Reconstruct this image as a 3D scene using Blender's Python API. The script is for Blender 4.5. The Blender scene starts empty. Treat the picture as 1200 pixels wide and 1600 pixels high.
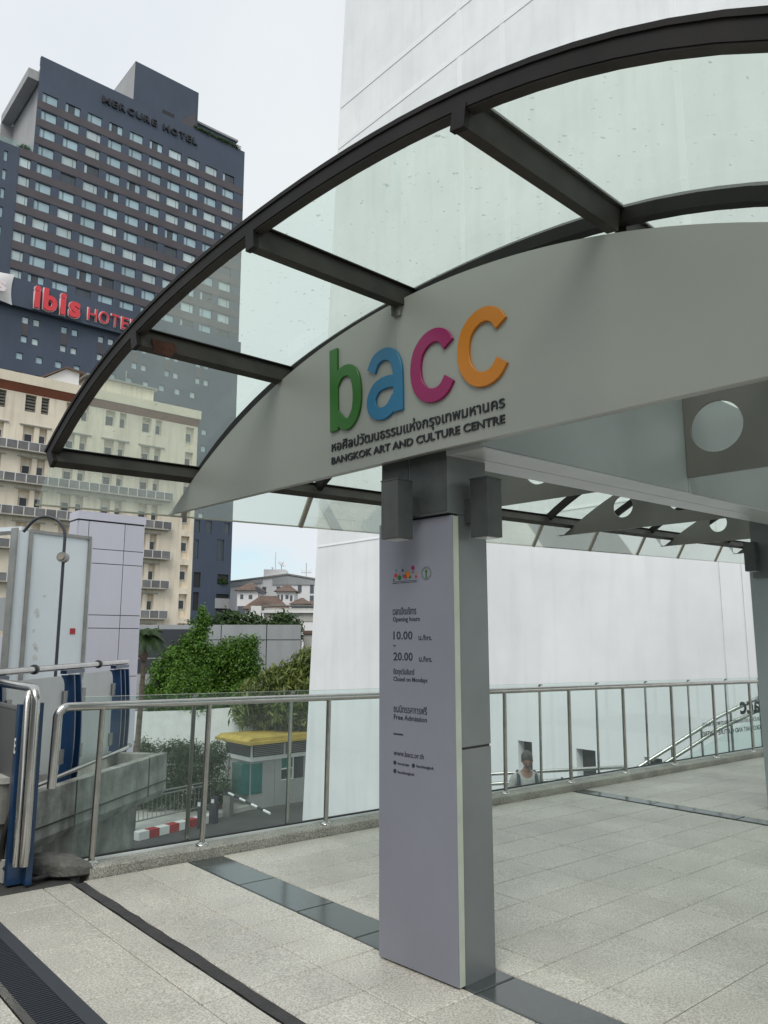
import bpy, math, random
import numpy as np
from mathutils import Vector, Matrix
random.seed(7); RNG = np.random.default_rng(7)
SC = bpy.context.scene; COL = SC.collection
R_ = math.radians
# ------------------------------------------------------------------ camera, sky, sun, exposure
cam_d = bpy.data.cameras.new('camera'); cam = bpy.data.objects.new('camera', cam_d); COL.objects.link(cam)
cam.location = (0, 0, 1.55); cam.rotation_euler = (R_(90) + math.atan(200/1200), 0, 0)
cam_d.sensor_fit = 'VERTICAL'; cam_d.sensor_height = 36; cam_d.lens = 27.0
cam_d.clip_start = .05; cam_d.clip_end = 6000
SC.camera = cam
SUN_EL, SUN_AZ = R_(50), R_(194)        # azimuth clockwise from +Y: high, behind the camera and to its left
w = bpy.data.worlds.new('World'); SC.world = w; w.use_nodes = True
nt = w.node_tree; nt.nodes.clear()
def N(t, nt_=None, **kw):
    n = (nt_ or nt).nodes.new(t)
    for k, v in kw.items(): setattr(n, k, v)
    return n
def L(a, b, nt_=None): (nt_ or nt).links.new(a, b)
out = N('ShaderNodeOutputWorld'); bg = N('ShaderNodeBackground'); bg.inputs[1].default_value = .12
sky = N('ShaderNodeTexSky', sky_type='NISHITA', sun_disc=False, sun_elevation=SUN_EL, sun_rotation=SUN_AZ)
sky.air_density = 1.2; sky.dust_density = 1.5
tc = N('ShaderNodeTexCoord'); sep = N('ShaderNodeSeparateXYZ'); L(tc.outputs['Generated'], sep.inputs[0])
mp = N('ShaderNodeMapping'); mp.inputs['Scale'].default_value = (2.2, 2.2, 7.0); L(tc.outputs['Generated'], mp.inputs[0])
ns = N('ShaderNodeTexNoise'); ns.inputs['Scale'].default_value = 1.6; ns.inputs['Detail'].default_value = 7; ns.inputs['Roughness'].default_value = .55
L(mp.outputs[0], ns.inputs['Vector'])
mr = N('ShaderNodeMapRange'); mr.inputs[1].default_value = .02; mr.inputs[2].default_value = .30; mr.inputs[3].default_value = -.08; mr.inputs[4].default_value = .62
L(sep.outputs[2], mr.inputs[0])                       # cloud deck closes overhead, opens towards the horizon
ad = N('ShaderNodeMath', operation='ADD'); L(ns.outputs[0], ad.inputs[0]); L(mr.outputs[0], ad.inputs[1])
cr = N('ShaderNodeMapRange', interpolation_type='SMOOTHSTEP'); cr.inputs[1].default_value = .44; cr.inputs[2].default_value = .74; L(ad.outputs[0], cr.inputs[0])
n2 = N('ShaderNodeTexNoise'); n2.inputs['Scale'].default_value = 2.4; n2.inputs['Detail'].default_value = 5; L(tc.outputs['Generated'], n2.inputs['Vector'])
cl = N('ShaderNodeMix', data_type='RGBA'); cl.inputs['A'].default_value = (4.2, 4.6, 5.1, 1); cl.inputs['B'].default_value = (5.5, 5.65, 5.6, 1); L(n2.outputs[0], cl.inputs['Factor'])
sm = N('ShaderNodeMix', data_type='RGBA'); sm.inputs['Factor'].default_value = .5; L(sky.outputs[0], sm.inputs['A']); sm.inputs['B'].default_value = (3.0, 4.9, 6.0, 1)
mx = N('ShaderNodeMix', data_type='RGBA'); L(cr.outputs[0], mx.inputs['Factor']); L(sm.outputs['Result'], mx.inputs['A']); L(cl.outputs['Result'], mx.inputs['B'])
L(mx.outputs['Result'], bg.inputs[0]); L(bg.outputs[0], out.inputs[0])
sd = bpy.data.lights.new('sun', 'SUN'); sd.energy = 1.5; sd.angle = R_(34); sd.color = (1, .96, .9)
so = bpy.data.objects.new('sun', sd); COL.objects.link(so)
sdir = Vector((math.sin(SUN_AZ)*math.cos(SUN_EL), math.cos(SUN_AZ)*math.cos(SUN_EL), math.sin(SUN_EL)))
so.rotation_euler = sdir.to_track_quat('Z', 'Y').to_euler(); so.location = sdir*60
vs = SC.view_settings; vs.view_transform = 'Standard'; vs.look = 'None'; vs.gamma = 1; vs.use_curve_mapping = False; vs.exposure = 0.48
SC.cycles.transparent_max_bounces = 24; SC.cycles.max_bounces = 8; SC.cycles.diffuse_bounces = 4
# ------------------------------------------------------------------ frames
A_ = R_(48.84); E_ = R_(1.05); K = math.sqrt(.5)
r3 = Vector((math.sin(A_)*math.cos(E_), math.cos(A_)*math.cos(E_), -math.sin(E_)))
b3 = Vector((-math.cos(A_), math.sin(A_), 0)); n3 = r3.cross(b3)
rh = Vector((math.sin(A_), math.cos(A_), 0)); bh = Vector((-math.cos(A_), math.sin(A_), 0)); ZZ = Vector((0, 0, 1))
ch = Vector((K, K, 0)); wh = Vector((-K, K, 0)); RISE = .038
class Fr:
    def __init__(s, o, x, y, z):
        s.o, s.x, s.y, s.z = Vector(o), Vector(x), Vector(y), Vector(z); s.flip = s.x.cross(s.y).dot(s.z) < 0
    def __call__(s, a, b, c): return s.o + s.x*a + s.y*b + s.z*c
WORLD = Fr((0,0,0), (1,0,0), (0,1,0), (0,0,1))
DECK = Fr((0,0,0), r3, b3, n3)                       # s along the railing, t towards it, h up
CAN = Fr((0,0,-RISE*1.925), ch + ZZ*RISE, wh, ZZ)    # q along the canopy (rising), w across, z up
COLM = Fr((0,0,0), ch, wh, ZZ)
def facade(T): return Fr(bh*T, rh, -bh, ZZ)          # s, outward, z
def az(o, deg): a = R_(deg); return Fr(o, (math.sin(a), math.cos(a), 0), (-math.cos(a), math.sin(a), 0), ZZ)
def floor_z(x, y): return -(n3.x*x + n3.y*y)/n3.z
# ------------------------------------------------------------------ materials
def mat(name, col, rough=.6, metal=0, var=0.0, scale=3.0, col2=None, bump=0.0, bscale=None, streak=0.0, streak_col=(.05,.045,.04), spec=.5, rnd=0.0, speck=0.0, detail=5, coat=0):
    m = bpy.data.materials.new(name); m.use_nodes = True; t = m.node_tree; p = t.nodes['Principled BSDF']
    p.inputs['Roughness'].default_value = rough; p.inputs['Metallic'].default_value = metal; p.inputs['Specular IOR Level'].default_value = spec
    if coat: p.inputs['Coat Weight'].default_value = coat; p.inputs['Coat Roughness'].default_value = .08
    c = (*col, 1); p.inputs['Base Color'].default_value = c
    geo = N('ShaderNodeNewGeometry', t); cur = None
    def rgbmix(fac, a, b, kind='MIX'):
        x = N('ShaderNodeMix', t, data_type='RGBA', blend_type=kind)
        if hasattr(fac, 'links'): L(fac, x.inputs['Factor'], t)
        else: x.inputs['Factor'].default_value = fac
        for nm, v in (('A', a), ('B', b)):
            if hasattr(v, 'links'): L(v, x.inputs[nm], t)
            else: x.inputs[nm].default_value = (*v[:3], 1)
        return x.outputs['Result']
    if var or col2:
        nz = N('ShaderNodeTexNoise', t); nz.inputs['Scale'].default_value = scale; nz.inputs['Detail'].default_value = detail; nz.inputs['Roughness'].default_value = .6
        L(geo.outputs['Position'], nz.inputs['Vector'], t)
        rm = N('ShaderNodeMapRange', t); rm.inputs[1].default_value = .32; rm.inputs[2].default_value = .68; L(nz.outputs[0], rm.inputs[0], t)
        c2 = col2 or tuple(max(0, v*(1-var)) for v in col); cur = rgbmix(rm.outputs[0], tuple(min(1, v*(1+var*.4)) for v in col) if not col2 else col, c2)
        rr = N('ShaderNodeMapRange', t); rr.inputs[3].default_value = max(.02, rough-.08); rr.inputs[4].default_value = min(1, rough+.08); L(nz.outputs[0], rr.inputs[0], t); L(rr.outputs[0], p.inputs['Roughness'], t)
    if speck:
        vz = N('ShaderNodeTexNoise', t); vz.inputs['Scale'].default_value = 105; vz.inputs['Detail'].default_value = 2; L(geo.outputs['Position'], vz.inputs['Vector'], t)
        rm = N('ShaderNodeMapRange', t); rm.inputs[1].default_value = .36; rm.inputs[2].default_value = .62; rm.inputs[3].default_value = 1-speck; rm.inputs[4].default_value = 1+speck*.5; L(vz.outputs[0], rm.inputs[0], t)
        cc = N('ShaderNodeCombineColor', t)
        for i in range(3): L(rm.outputs[0], cc.inputs[i], t)
        cur = rgbmix(1.0, cur if cur else col, cc.outputs[0], 'MULTIPLY')
    if streak:
        mpp = N('ShaderNodeMapping', t); mpp.inputs['Scale'].default_value = (1.0, 1.0, .09) if streak < 2 else (1,1,.09); L(geo.outputs['Position'], mpp.inputs[0], t)
        sz = N('ShaderNodeTexNoise', t); sz.inputs['Scale'].default_value = max(scale, 2.5); sz.inputs['Detail'].default_value = 6; L(mpp.outputs[0], sz.inputs['Vector'], t)
        rm = N('ShaderNodeMapRange', t); rm.inputs[1].default_value = .48; rm.inputs[2].default_value = .78; rm.inputs[4].default_value = streak; L(sz.outputs[0], rm.inputs[0], t)
        cur = rgbmix(rm.outputs[0], cur if cur else col, streak_col)
    if rnd:
        oi = N('ShaderNodeObjectInfo', t); rm = N('ShaderNodeMapRange', t); rm.inputs[3].default_value = 1-rnd; rm.inputs[4].default_value = 1+rnd; L(oi.outputs['Random'], rm.inputs[0], t)
        cc = N('ShaderNodeCombineColor', t)
        for i in range(3): L(rm.outputs[0], cc.inputs[i], t)
        cur = rgbmix(1.0, cur if cur else col, cc.outputs[0], 'MULTIPLY')
    if cur is not None: L(cur, p.inputs['Base Color'], t)
    if bump:
        bz = N('ShaderNodeTexNoise', t); bz.inputs['Scale'].default_value = bscale or scale*6; bz.inputs['Detail'].default_value = 6; L(geo.outputs['Position'], bz.inputs['Vector'], t)
        bp = N('ShaderNodeBump', t); bp.inputs['Strength'].default_value = bump; bp.inputs['Distance'].default_value = .02; L(bz.outputs[0], bp.inputs['Height'], t); L(bp.outputs[0], p.inputs['Normal'], t)
    return m
def glassmat(name, tint, dirt, dirtcol, refl=.5, spots=False, scale=1.2, rough=.03, ior=1.45):
    m = bpy.data.materials.new(name); m.use_nodes = True; t = m.node_tree; t.nodes.clear(); o = N('ShaderNodeOutputMaterial', t)
    tr = N('ShaderNodeBsdfTransparent', t); tr.inputs[0].default_value = (*tint, 1)
    gl = N('ShaderNodeBsdfGlossy', t); gl.inputs['Roughness'].default_value = rough; gl.inputs[0].default_value = (.95, 1, .98, 1)
    fr = N('ShaderNodeFresnel', t); fr.inputs[0].default_value = ior; fm = N('ShaderNodeMath', t, operation='MULTIPLY'); L(fr.outputs[0], fm.inputs[0], t); fm.inputs[1].default_value = refl*2
    fm.use_clamp = True
    m1 = N('ShaderNodeMixShader', t); L(fm.outputs[0], m1.inputs[0], t); L(tr.outputs[0], m1.inputs[1], t); L(gl.outputs[0], m1.inputs[2], t)
    tl = N('ShaderNodeBsdfTranslucent', t); tl.inputs[0].default_value = (*dirtcol, 1); df = N('ShaderNodeBsdfDiffuse', t); df.inputs[0].default_value = (*dirtcol, 1)
    m2 = N('ShaderNodeMixShader', t); m2.inputs[0].default_value = .35; L(tl.outputs[0], m2.inputs[1], t); L(df.outputs[0], m2.inputs[2], t)
    geo = N('ShaderNodeNewGeometry', t); nz = N('ShaderNodeTexNoise', t); nz.inputs['Scale'].default_value = scale; nz.inputs['Detail'].default_value = 8; nz.inputs['Roughness'].default_value = .65; L(geo.outputs['Position'], nz.inputs['Vector'], t)
    rm = N('ShaderNodeMapRange', t); rm.inputs[1].default_value = .3; rm.inputs[2].default_value = .75; rm.inputs[3].default_value = dirt*.85; rm.inputs[4].default_value = dirt*1.2; L(nz.outputs[0], rm.inputs[0], t)
    m3 = N('ShaderNodeMixShader', t); L(rm.outputs[0], m3.inputs[0], t); L(m1.outputs[0], m3.inputs[1], t); L(m2.outputs[0], m3.inputs[2], t)
    last = m3
    if spots:
        vo = N('ShaderNodeTexNoise', t); vo.inputs['Scale'].default_value = 34; vo.inputs['Detail'].default_value = 1.5; L(geo.outputs['Position'], vo.inputs['Vector'], t)
        r2 = N('ShaderNodeMapRange', t); r2.inputs[1].default_value = .69; r2.inputs[2].default_value = .76; r2.inputs[4].default_value = .32; L(vo.outputs[0], r2.inputs[0], t)
        dd = N('ShaderNodeBsdfDiffuse', t); dd.inputs[0].default_value = (.16, .17, .13, 1)
        m4 = N('ShaderNodeMixShader', t); L(r2.outputs[0], m4.inputs[0], t); L(last.outputs[0], m4.inputs[1], t); L(dd.outputs[0], m4.inputs[2], t); last = m4
    L(last.outputs[0], o.inputs[0], t)
    return m
M = dict(
 tile=mat('granite_tile', (.53,.51,.455), .38, var=.22, scale=1.2, speck=.34, rnd=.055, bump=.12, bscale=70),
 substrate=mat('joint_mortar', (.05,.05,.047), .9, var=.3),
 band=mat('polished_dark_granite', (.05,.062,.062), .16, var=.15, scale=30, speck=.2, rnd=.03, spec=1.0),
 tar=mat('sealant', (.045,.043,.045), .85, var=.3, scale=8, bump=.5, bscale=30),
 curb=mat('curb_granite', (.36,.355,.31), .6, var=.3, scale=3, speck=.5, rnd=.06, bump=.3, bscale=60),
 steel=mat('stainless', (.56,.55,.53), .2, metal=1, var=.15, scale=6),
 steel_dull=mat('stainless_dull', (.46,.45,.42), .24, metal=1, var=.2, scale=9),
 channel=mat('white_channel', (.62,.66,.66), .45, var=.15),
 rubber=mat('black_rubber', (.02,.02,.02), .6),
 rail_glass=glassmat('rail_glass', (.85,.95,.925), .06, (.75,.88,.86), .42),
 can_glass=glassmat('canopy_glass', (.785,.88,.82), .19, (.80,.88,.81), .35, spots=True),
 eave_glass=glassmat('eave_glass', (.86,.95,.90), .24, (.87,.94,.87), .35, scale=.5),
 bronze=mat('dark_bronze', (.009,.008,.0075), .55, var=.35, scale=5, streak=.35, streak_col=(.026,.021,.017), spec=.25),
 purlin=mat('purlin_steel', (.036,.032,.028), .55, var=.35, scale=4, streak=.3, streak_col=(.05,.035,.025), spec=.3),
 mullion=mat('pale_mullion', (.30,.27,.22), .5, var=.2),
 fascia=mat('fascia_panel', (.30,.305,.285), .42, var=.05, scale=.8),
 beam_side=mat('beam_side_panel', (.275,.30,.305), .38, var=.08, scale=1.2),
 beam=mat('beam_panel', (.44,.455,.465), .38, var=.08, scale=1.2, streak=.1, streak_col=(.3,.3,.28)),
 plate=mat('rib_plate_paint', (.115,.113,.103), .5, var=.12, scale=1.5, streak=.15, streak_col=(.2,.19,.17)),
 column=mat('column_cladding', (.19,.21,.212), .36, metal=.3, var=.1, scale=2.5, streak=.12, streak_col=(.2,.2,.2)),
 info=mat('info_panel_face', (.215,.222,.268), .4, var=.07, scale=2),
 info2=mat('pale_panel_face', (.33,.37,.39), .4, var=.07, scale=2),
 info_edge=mat('info_panel_edge', (.46,.50,.42), .5, var=.12, scale=6, streak=.25, streak_col=(.4,.42,.33)),
 lamp=mat('lamp_housing', (.055,.062,.062), .5, var=.25, scale=8, streak=.4, streak_col=(.10,.10,.092)),
 lens=mat('lamp_lens', (.55,.57,.56), .25), black=mat('black_print', (.012,.013,.018), .5), ink=mat('dark_ink', (.02,.02,.045), .55),
 green=mat('letter_green', (.018,.12,.008), .35, var=.08), cyan=mat('letter_cyan', (.012,.14,.28), .35, var=.08), magenta=mat('letter_magenta', (.26,.004,.09), .35, var=.08), orange=mat('letter_orange', (.52,.17,.004), .35, var=.08),
 render=mat('white_render', (.845,.865,.885), .75, var=.09, scale=.35, bump=.4, bscale=.9, streak=.32, streak_col=(.60,.62,.63)),
 render_band=mat('white_render_band', (.87,.885,.90), .7, var=.05, scale=.6),
 dark_void=mat('dark_opening', (.02,.022,.025), .5, var=.3),
 tower=mat('tower_paint', (.052,.073,.112), .6, var=.14, scale=.12, streak=.25, streak_col=(.10,.105,.13)),
 tower_side=mat('tower_pale_lit_side', (.36,.36,.37), .7, var=.15, scale=.15, streak=.3, streak_col=(.22,.22,.23)),  # pale roof parts; on side faces, light put into the colour
 spandrel=mat('brown_spandrel', (.085,.074,.082), .6, var=.2, scale=.3),
 rust=mat('rust', (.075,.024,.012), .8, var=.5, scale=25),
 mullf=mat('dark_window_frame', (.05,.055,.06), .4),
 beige=mat('beige_render', (.82,.735,.60), .85, var=.14, scale=.35, streak=.45, streak_col=(.34,.27,.19), bump=.2, bscale=3),
 beige_top=mat('cream_cornice', (.76,.68,.54), .7, var=.1, scale=.5, streak=.25, streak_col=(.5,.44,.36)),
 brown_tile=mat('brown_cornice', (.26,.085,.045), .7, var=.2, scale=.7),
 cage=mat('grey_grille', (.20,.20,.205), .7, var=.3, scale=.8, rnd=.18, streak=.4, streak_col=(.10,.09,.085)),
 whitep=mat('white_paint', (.74,.75,.74), .5, var=.08, streak=.15, streak_col=(.5,.48,.44)),
 glassdark=mat('dark_pane', (.03,.035,.04), .12, spec=.7, rnd=.3), louvre=mat('louvre', (.17,.165,.14), .6, var=.2),
 lightbox=mat('lightbox_face', (.66,.72,.755), .32, var=.06, scale=1, streak=.16, streak_col=(.48,.53,.56)),
 alu=mat('alu_frame', (.30,.30,.285), .4, metal=.6, var=.2), lilac=mat('lilac_cladding', (.50,.50,.57), .5, var=.05, scale=.5, rnd=.03, streak=.1, streak_col=(.38,.38,.43)),
 navy=mat('navy_steel', (.010,.042,.11), .35, var=.2, scale=5, coat=.3), offwhite=mat('offwhite_panel', (.56,.58,.57), .4, var=.07, scale=2, streak=.2, streak_col=(.42,.42,.4)),
 panelgrey=mat('back_board', (.11,.11,.115), .5, var=.1, scale=2),
 concrete=mat('stained_concrete', (.36,.36,.33), .9, var=.45, scale=5, streak=.95, streak_col=(.06,.065,.058), bump=.5, bscale=12),
 lump=mat('dark_mortar', (.12,.12,.11), .9, var=.5, scale=9, bump=1.0, bscale=25),
 concrete_l=mat('pale_concrete', (.45,.45,.42), .9, var=.2, scale=1.6, streak=.35, streak_col=(.2,.2,.18), bump=.3, bscale=12),
 asphalt=mat('asphalt', (.065,.066,.066), .85, var=.3, scale=.6, bump=.3, bscale=20), ground=mat('ground', (.11,.115,.10), .95, var=.3, scale=.05),
 red=mat('red_paint', (.38,.035,.04), .5, var=.15, scale=5), yellow=mat('yellow_roof', (.46,.34,.07), .7, var=.3, scale=1.5, streak=.3, streak_col=(.35,.22,.04)),
 booth=mat('booth_cladding', (.33,.34,.34), .45, var=.12, scale=1), teal=mat('teal_glass', (.03,.15,.135), .15, var=.2), slate=mat('charcoal_box', (.035,.04,.05), .45),
 greywall=mat('grey_cladding', (.33,.35,.365), .55, var=.1, scale=.5, rnd=.05, streak=.25, streak_col=(.2,.21,.2)),
 ibisred=mat('sign_red', (.66,.045,.06), .4), ibiswhite=mat('sign_white', (.80,.70,.71), .4), cushion=mat('cushion_white', (.72,.70,.70), .4, var=.06, scale=.4),
 farwhite=mat('far_white', (.72,.72,.73), .8, var=.08, scale=.2), roof=mat('brown_roof_tile', (.15,.105,.085), .8, var=.3, scale=1.2), farglass=mat('far_window', (.10,.12,.14), .3),
 bark=mat('bark', (.16,.13,.10), .9, var=.4, scale=8, bump=.5), skin=mat('skin', (.26,.15,.11), .5), shirt=mat('grey_shirt', (.36,.36,.35), .9, var=.15, scale=20),
 hair=mat('grey_hair', (.07,.065,.06), .8, var=.4, scale=60), strap=mat('dark_strap', (.03,.04,.06), .8), trouser=mat('dark_trousers', (.04,.045,.06), .9),
 station=mat('station_concrete', (.24,.24,.235), .8, var=.2, scale=.3),
)
def leafmat(name, c1, c2, trans=.35):
    m = bpy.data.materials.new(name); m.use_nodes = True; t = m.node_tree; p = t.nodes['Principled BSDF']; p.inputs['Roughness'].default_value = .5
    geo = N('ShaderNodeNewGeometry', t); x = N('ShaderNodeMix', t, data_type='RGBA'); x.inputs['A'].default_value = (*c1, 1); x.inputs['B'].default_value = (*c2, 1)
    nz = N('ShaderNodeTexNoise', t); nz.inputs['Scale'].default_value = .9; nz.inputs['Detail'].default_value = 3; L(geo.outputs['Position'], nz.inputs['Vector'], t)
    a = N('ShaderNodeMath', t, operation='ADD'); L(geo.outputs['Random Per Island'], a.inputs[0], t); L(nz.outputs[0], a.inputs[1], t); rm = N('ShaderNodeMapRange', t); rm.inputs[1].default_value = .35; rm.inputs[2].default_value = 1.25; L(a.outputs[0], rm.inputs[0], t); L(rm.outputs[0], x.inputs['Factor'], t)
    L(x.outputs['Result'], p.inputs['Base Color'], t)
    tl = N('ShaderNodeBsdfTranslucent', t); L(x.outputs['Result'], tl.inputs[0], t); ms = N('ShaderNodeMixShader', t); ms.inputs[0].default_value = trans
    L(p.outputs[0], ms.inputs[1], t); L(tl.outputs[0], ms.inputs[2], t); L(ms.outputs[0], t.nodes['Material Output'].inputs[0], t)
    return m
M['leaf'] = leafmat('leaf_bright', (.016,.060,.010), (.125,.26,.028)); M['leaf2'] = leafmat('leaf_feathery', (.035,.070,.020), (.20,.25,.06)); M['leaf3'] = leafmat('leaf_dark', (.018,.045,.016), (.06,.11,.03))
# ------------------------------------------------------------------ builders
def tag(o, label=None, cat=None, group=None, kind=None):
    if label: o['label'] = label
    if cat: o['category'] = cat
    if group: o['group'] = group
    if kind: o['kind'] = kind
    return o
def wloc(o):
    v = Vector((0,0,0))
    while o is not None: v += o.location; o = o.parent
    return v
def root(name, label, cat, loc, group=None):
    o = bpy.data.objects.new(name, None); COL.objects.link(o); o.location = loc; o.empty_display_size = .2
    return tag(o, label, cat, group)
class MB:
    def __init__(s): s.v = []; s.f = []; s.m = []; s.mats = []; s.sm = []
    def mi(s, m):
        if m not in s.mats: s.mats.append(m)
        return s.mats.index(m)
    def add(s, vs, fs, m, flip=False, smooth=False):
        k = len(s.v); s.v += [tuple(v) for v in vs]; i = s.mi(m)
        for f in fs:
            f = [k+j for j in f]
            if flip: f.reverse()
            s.f.append(f); s.m.append(i); s.sm.append(smooth)
        return s
    def box(s, fr, x0, x1, y0, y1, z0, z1, m):
        x0, x1 = sorted((x0, x1)); y0, y1 = sorted((y0, y1)); z0, z1 = sorted((z0, z1))
        vs = [fr(x, y, z) for z in (z0, z1) for y in (y0, y1) for x in (x0, x1)]
        return s.add(vs, [(0,2,3,1),(4,5,7,6),(0,1,5,4),(2,6,7,3),(0,4,6,2),(1,3,7,5)], m, fr.flip)
    def quad(s, p, m, smooth=False): return s.add(p, [tuple(range(len(p)))], m, False, smooth)
    def prism(s, fr, poly, y0, y1, m, plane='xz'):      # polygon in x,z (or x,y), extruded along the third axis
        g = (lambda a, c, y: fr(a, y, c)) if plane == 'xz' else ((lambda a, c, y: fr(a, c, y)) if plane == 'xy' else (lambda a, c, y: fr(y, a, c)))
        n = len(poly); vs = [g(a, c, y0) for a, c in poly] + [g(a, c, y1) for a, c in poly]
        return s.add(vs, [tuple(range(n-1, -1, -1)), tuple(range(n, 2*n))] + [(i, (i+1) % n, n+(i+1) % n, n+i) for i in range(n)], m)
    def tube(s, pts, r, m, n=10, caps=True):
        pts = [Vector(p) for p in pts]; rs = r if isinstance(r, (list, tuple)) else [r]*len(pts); k = []
        up = None
        for i, p in enumerate(pts):
            d = (pts[min(i+1, len(pts)-1)] - pts[max(i-1, 0)]).normalized()
            if up is None: up = d.orthogonal().normalized()
            up = (up - d*up.dot(d)).normalized(); sd_ = d.cross(up)
            k.append([p + (up*math.cos(2*math.pi*j/n) + sd_*math.sin(2*math.pi*j/n))*rs[i] for j in range(n)])
        vs = [v for ring in k for v in ring]; fs = [(i*n+j, i*n+(j+1) % n, (i+1)*n+(j+1) % n, (i+1)*n+j) for i in range(len(pts)-1) for j in range(n)]
        s.add(vs, fs, m, False, True)
        if caps: s.add(k[0], [tuple(range(n-1, -1, -1))], m); s.add(k[-1], [tuple(range(n))], m)
        return s
    def wall(s, fr, x0, x1, z0, z1, ops, depth, m, back=None, mrev=None):
        xs = sorted({x0, x1, *[v for o in ops for v in o[:2]]}); zs = sorted({z0, z1, *[v for o in ops for v in o[2:4]]})
        xs = [x for x in xs if x0 <= x <= x1]; zs = [z for z in zs if z0 <= z <= z1]
        vs = [fr(x, 0, z) for z in zs for x in xs]; nx = len(xs); fs = []
        for j in range(len(zs)-1):
            for i in range(nx-1):
                cx, cz = (xs[i]+xs[i+1])/2, (zs[j]+zs[j+1])/2
                if not any(o[0] < cx < o[1] and o[2] < cz < o[3] for o in ops): fs.append((j*nx+i, j*nx+nx+i, j*nx+nx+i+1, j*nx+i+1))
        s.add(vs, fs, m, fr.flip)
        for o in ops:
            a, b_, c, d = o[:4]; p = [fr(x, y, z) for y in (0, -depth) for x, z in ((a,c),(b_,c),(b_,d),(a,d))]
            s.add(p, [(0,1,5,4),(1,2,6,5),(2,3,7,6),(3,0,4,7),(4,5,6,7)], mrev or m, fr.flip)
        if back: # closed rim and rear
            y1 = -back; p = [fr(x, y, z) for y in (0, y1) for x, z in ((x0,z0),(x1,z0),(x1,z1),(x0,z1))]
            s.add(p, [(0,1,5,4),(1,2,6,5),(2,3,7,6),(3,0,4,7),(4,7,6,5)], m, fr.flip)
        return s
    def build(s, name, parent=None, loc=None, kind=None):
        V = np.array([tuple(v) for v in s.v], dtype=float)
        if parent is None and loc is None:
            lo, hi = V.min(0), V.max(0); loc = Vector(((lo[0]+hi[0])/2, (lo[1]+hi[1])/2, lo[2]))
        off = wloc(parent) if parent is not None else Vector(loc)
        if parent is not None and loc is not None: off = Vector(loc)
        me = bpy.data.meshes.new(name); me.from_pydata([tuple(v) for v in (V - np.array(off))], [], s.f)
        for m in s.mats: me.materials.append(M[m] if isinstance(m, str) else m)
        me.polygons.foreach_set('material_index', s.m); me.polygons.foreach_set('use_smooth', s.sm); me.update()
        o = bpy.data.objects.new(name, me); COL.objects.link(o)
        if parent is not None: o.parent = parent; o.location = (off - wloc(parent)) if loc is not None else (0,0,0)
        else: o.location = off
        if kind: o['kind'] = kind
        return o
def dup(o, delta=None, parent=None, label=None):
    c = o.copy(); COL.objects.link(c)
    if parent is not None: c.parent = parent
    if delta is not None: c.location = o.location + Vector(delta)
    if label: c['label'] = label
    for k_ in list(o.children): dup(k_, None, c)
    return c
def text(body, fr_o, ex, ey, width, height, m, depth=.004, bold=0.0, name='lettering', parent=None, res=3):
    """flat lettering with its lower left corner at fr_o, fitted to width x height"""
    cu = bpy.data.curves.new('t', 'FONT'); cu.body = body; cu.size = 1; cu.offset = bold; cu.extrude = .5; cu.resolution_u = res
    to = bpy.data.objects.new('t', cu); COL.objects.link(to); dg = bpy.context.evaluated_depsgraph_get(); dg.update()
    me = bpy.data.meshes.new_from_object(to.evaluated_get(dg)); bpy.data.objects.remove(to); bpy.data.curves.remove(cu)
    n = len(me.vertices); a = np.empty(n*3); me.vertices.foreach_get('co', a); a = a.reshape(-1, 3)
    lo, hi = a.min(0), a.max(0); sx = width/(hi[0]-lo[0]); sy = height/(hi[1]-lo[1])
    ex, ey = Vector(ex), Vector(ey); ez = ex.cross(ey).normalized(); off = wloc(parent) if parent is not None else Vector((0,0,0))
    o3 = Vector(fr_o) - off; X = (a[:,0]-lo[0])*sx; Y = (a[:,1]-lo[1])*sy; Zd = (a[:,2]+.5)*depth
    P = np.array(o3)[None] + X[:,None]*np.array(ex)[None] + Y[:,None]*np.array(ey)[None] + Zd[:,None]*np.array(ez)[None]
    me.vertices.foreach_set('co', P.ravel()); me.materials.clear(); me.materials.append(M[m])
    me.polygons.foreach_set('material_index', [0]*len(me.polygons)); me.update()
    o = bpy.data.objects.new(name, me); COL.objects.link(o); o.parent = parent
    return o
# ================================================================== SETTING
g = MB(); g.box(WORLD, -2500, 2500, -2500, 2500, -6.2, -5.62, 'ground'); g.build('ground', kind='structure')
g = MB(); g.box(Fr((0,0,0), rh, bh, ZZ), -20, 45, 17.0, 29.2, -5.615, -5.60, 'asphalt'); g.build('road', kind='structure')
g = MB()
for k in range(3): g.box(az(Vector((-4.9+.5*k, 30.6-.15*k, 0)), 55), 0, 1.6, -.06, .06, -5.599, -5.594, 'yellow')
g.build('road_markings', kind='structure')
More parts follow.
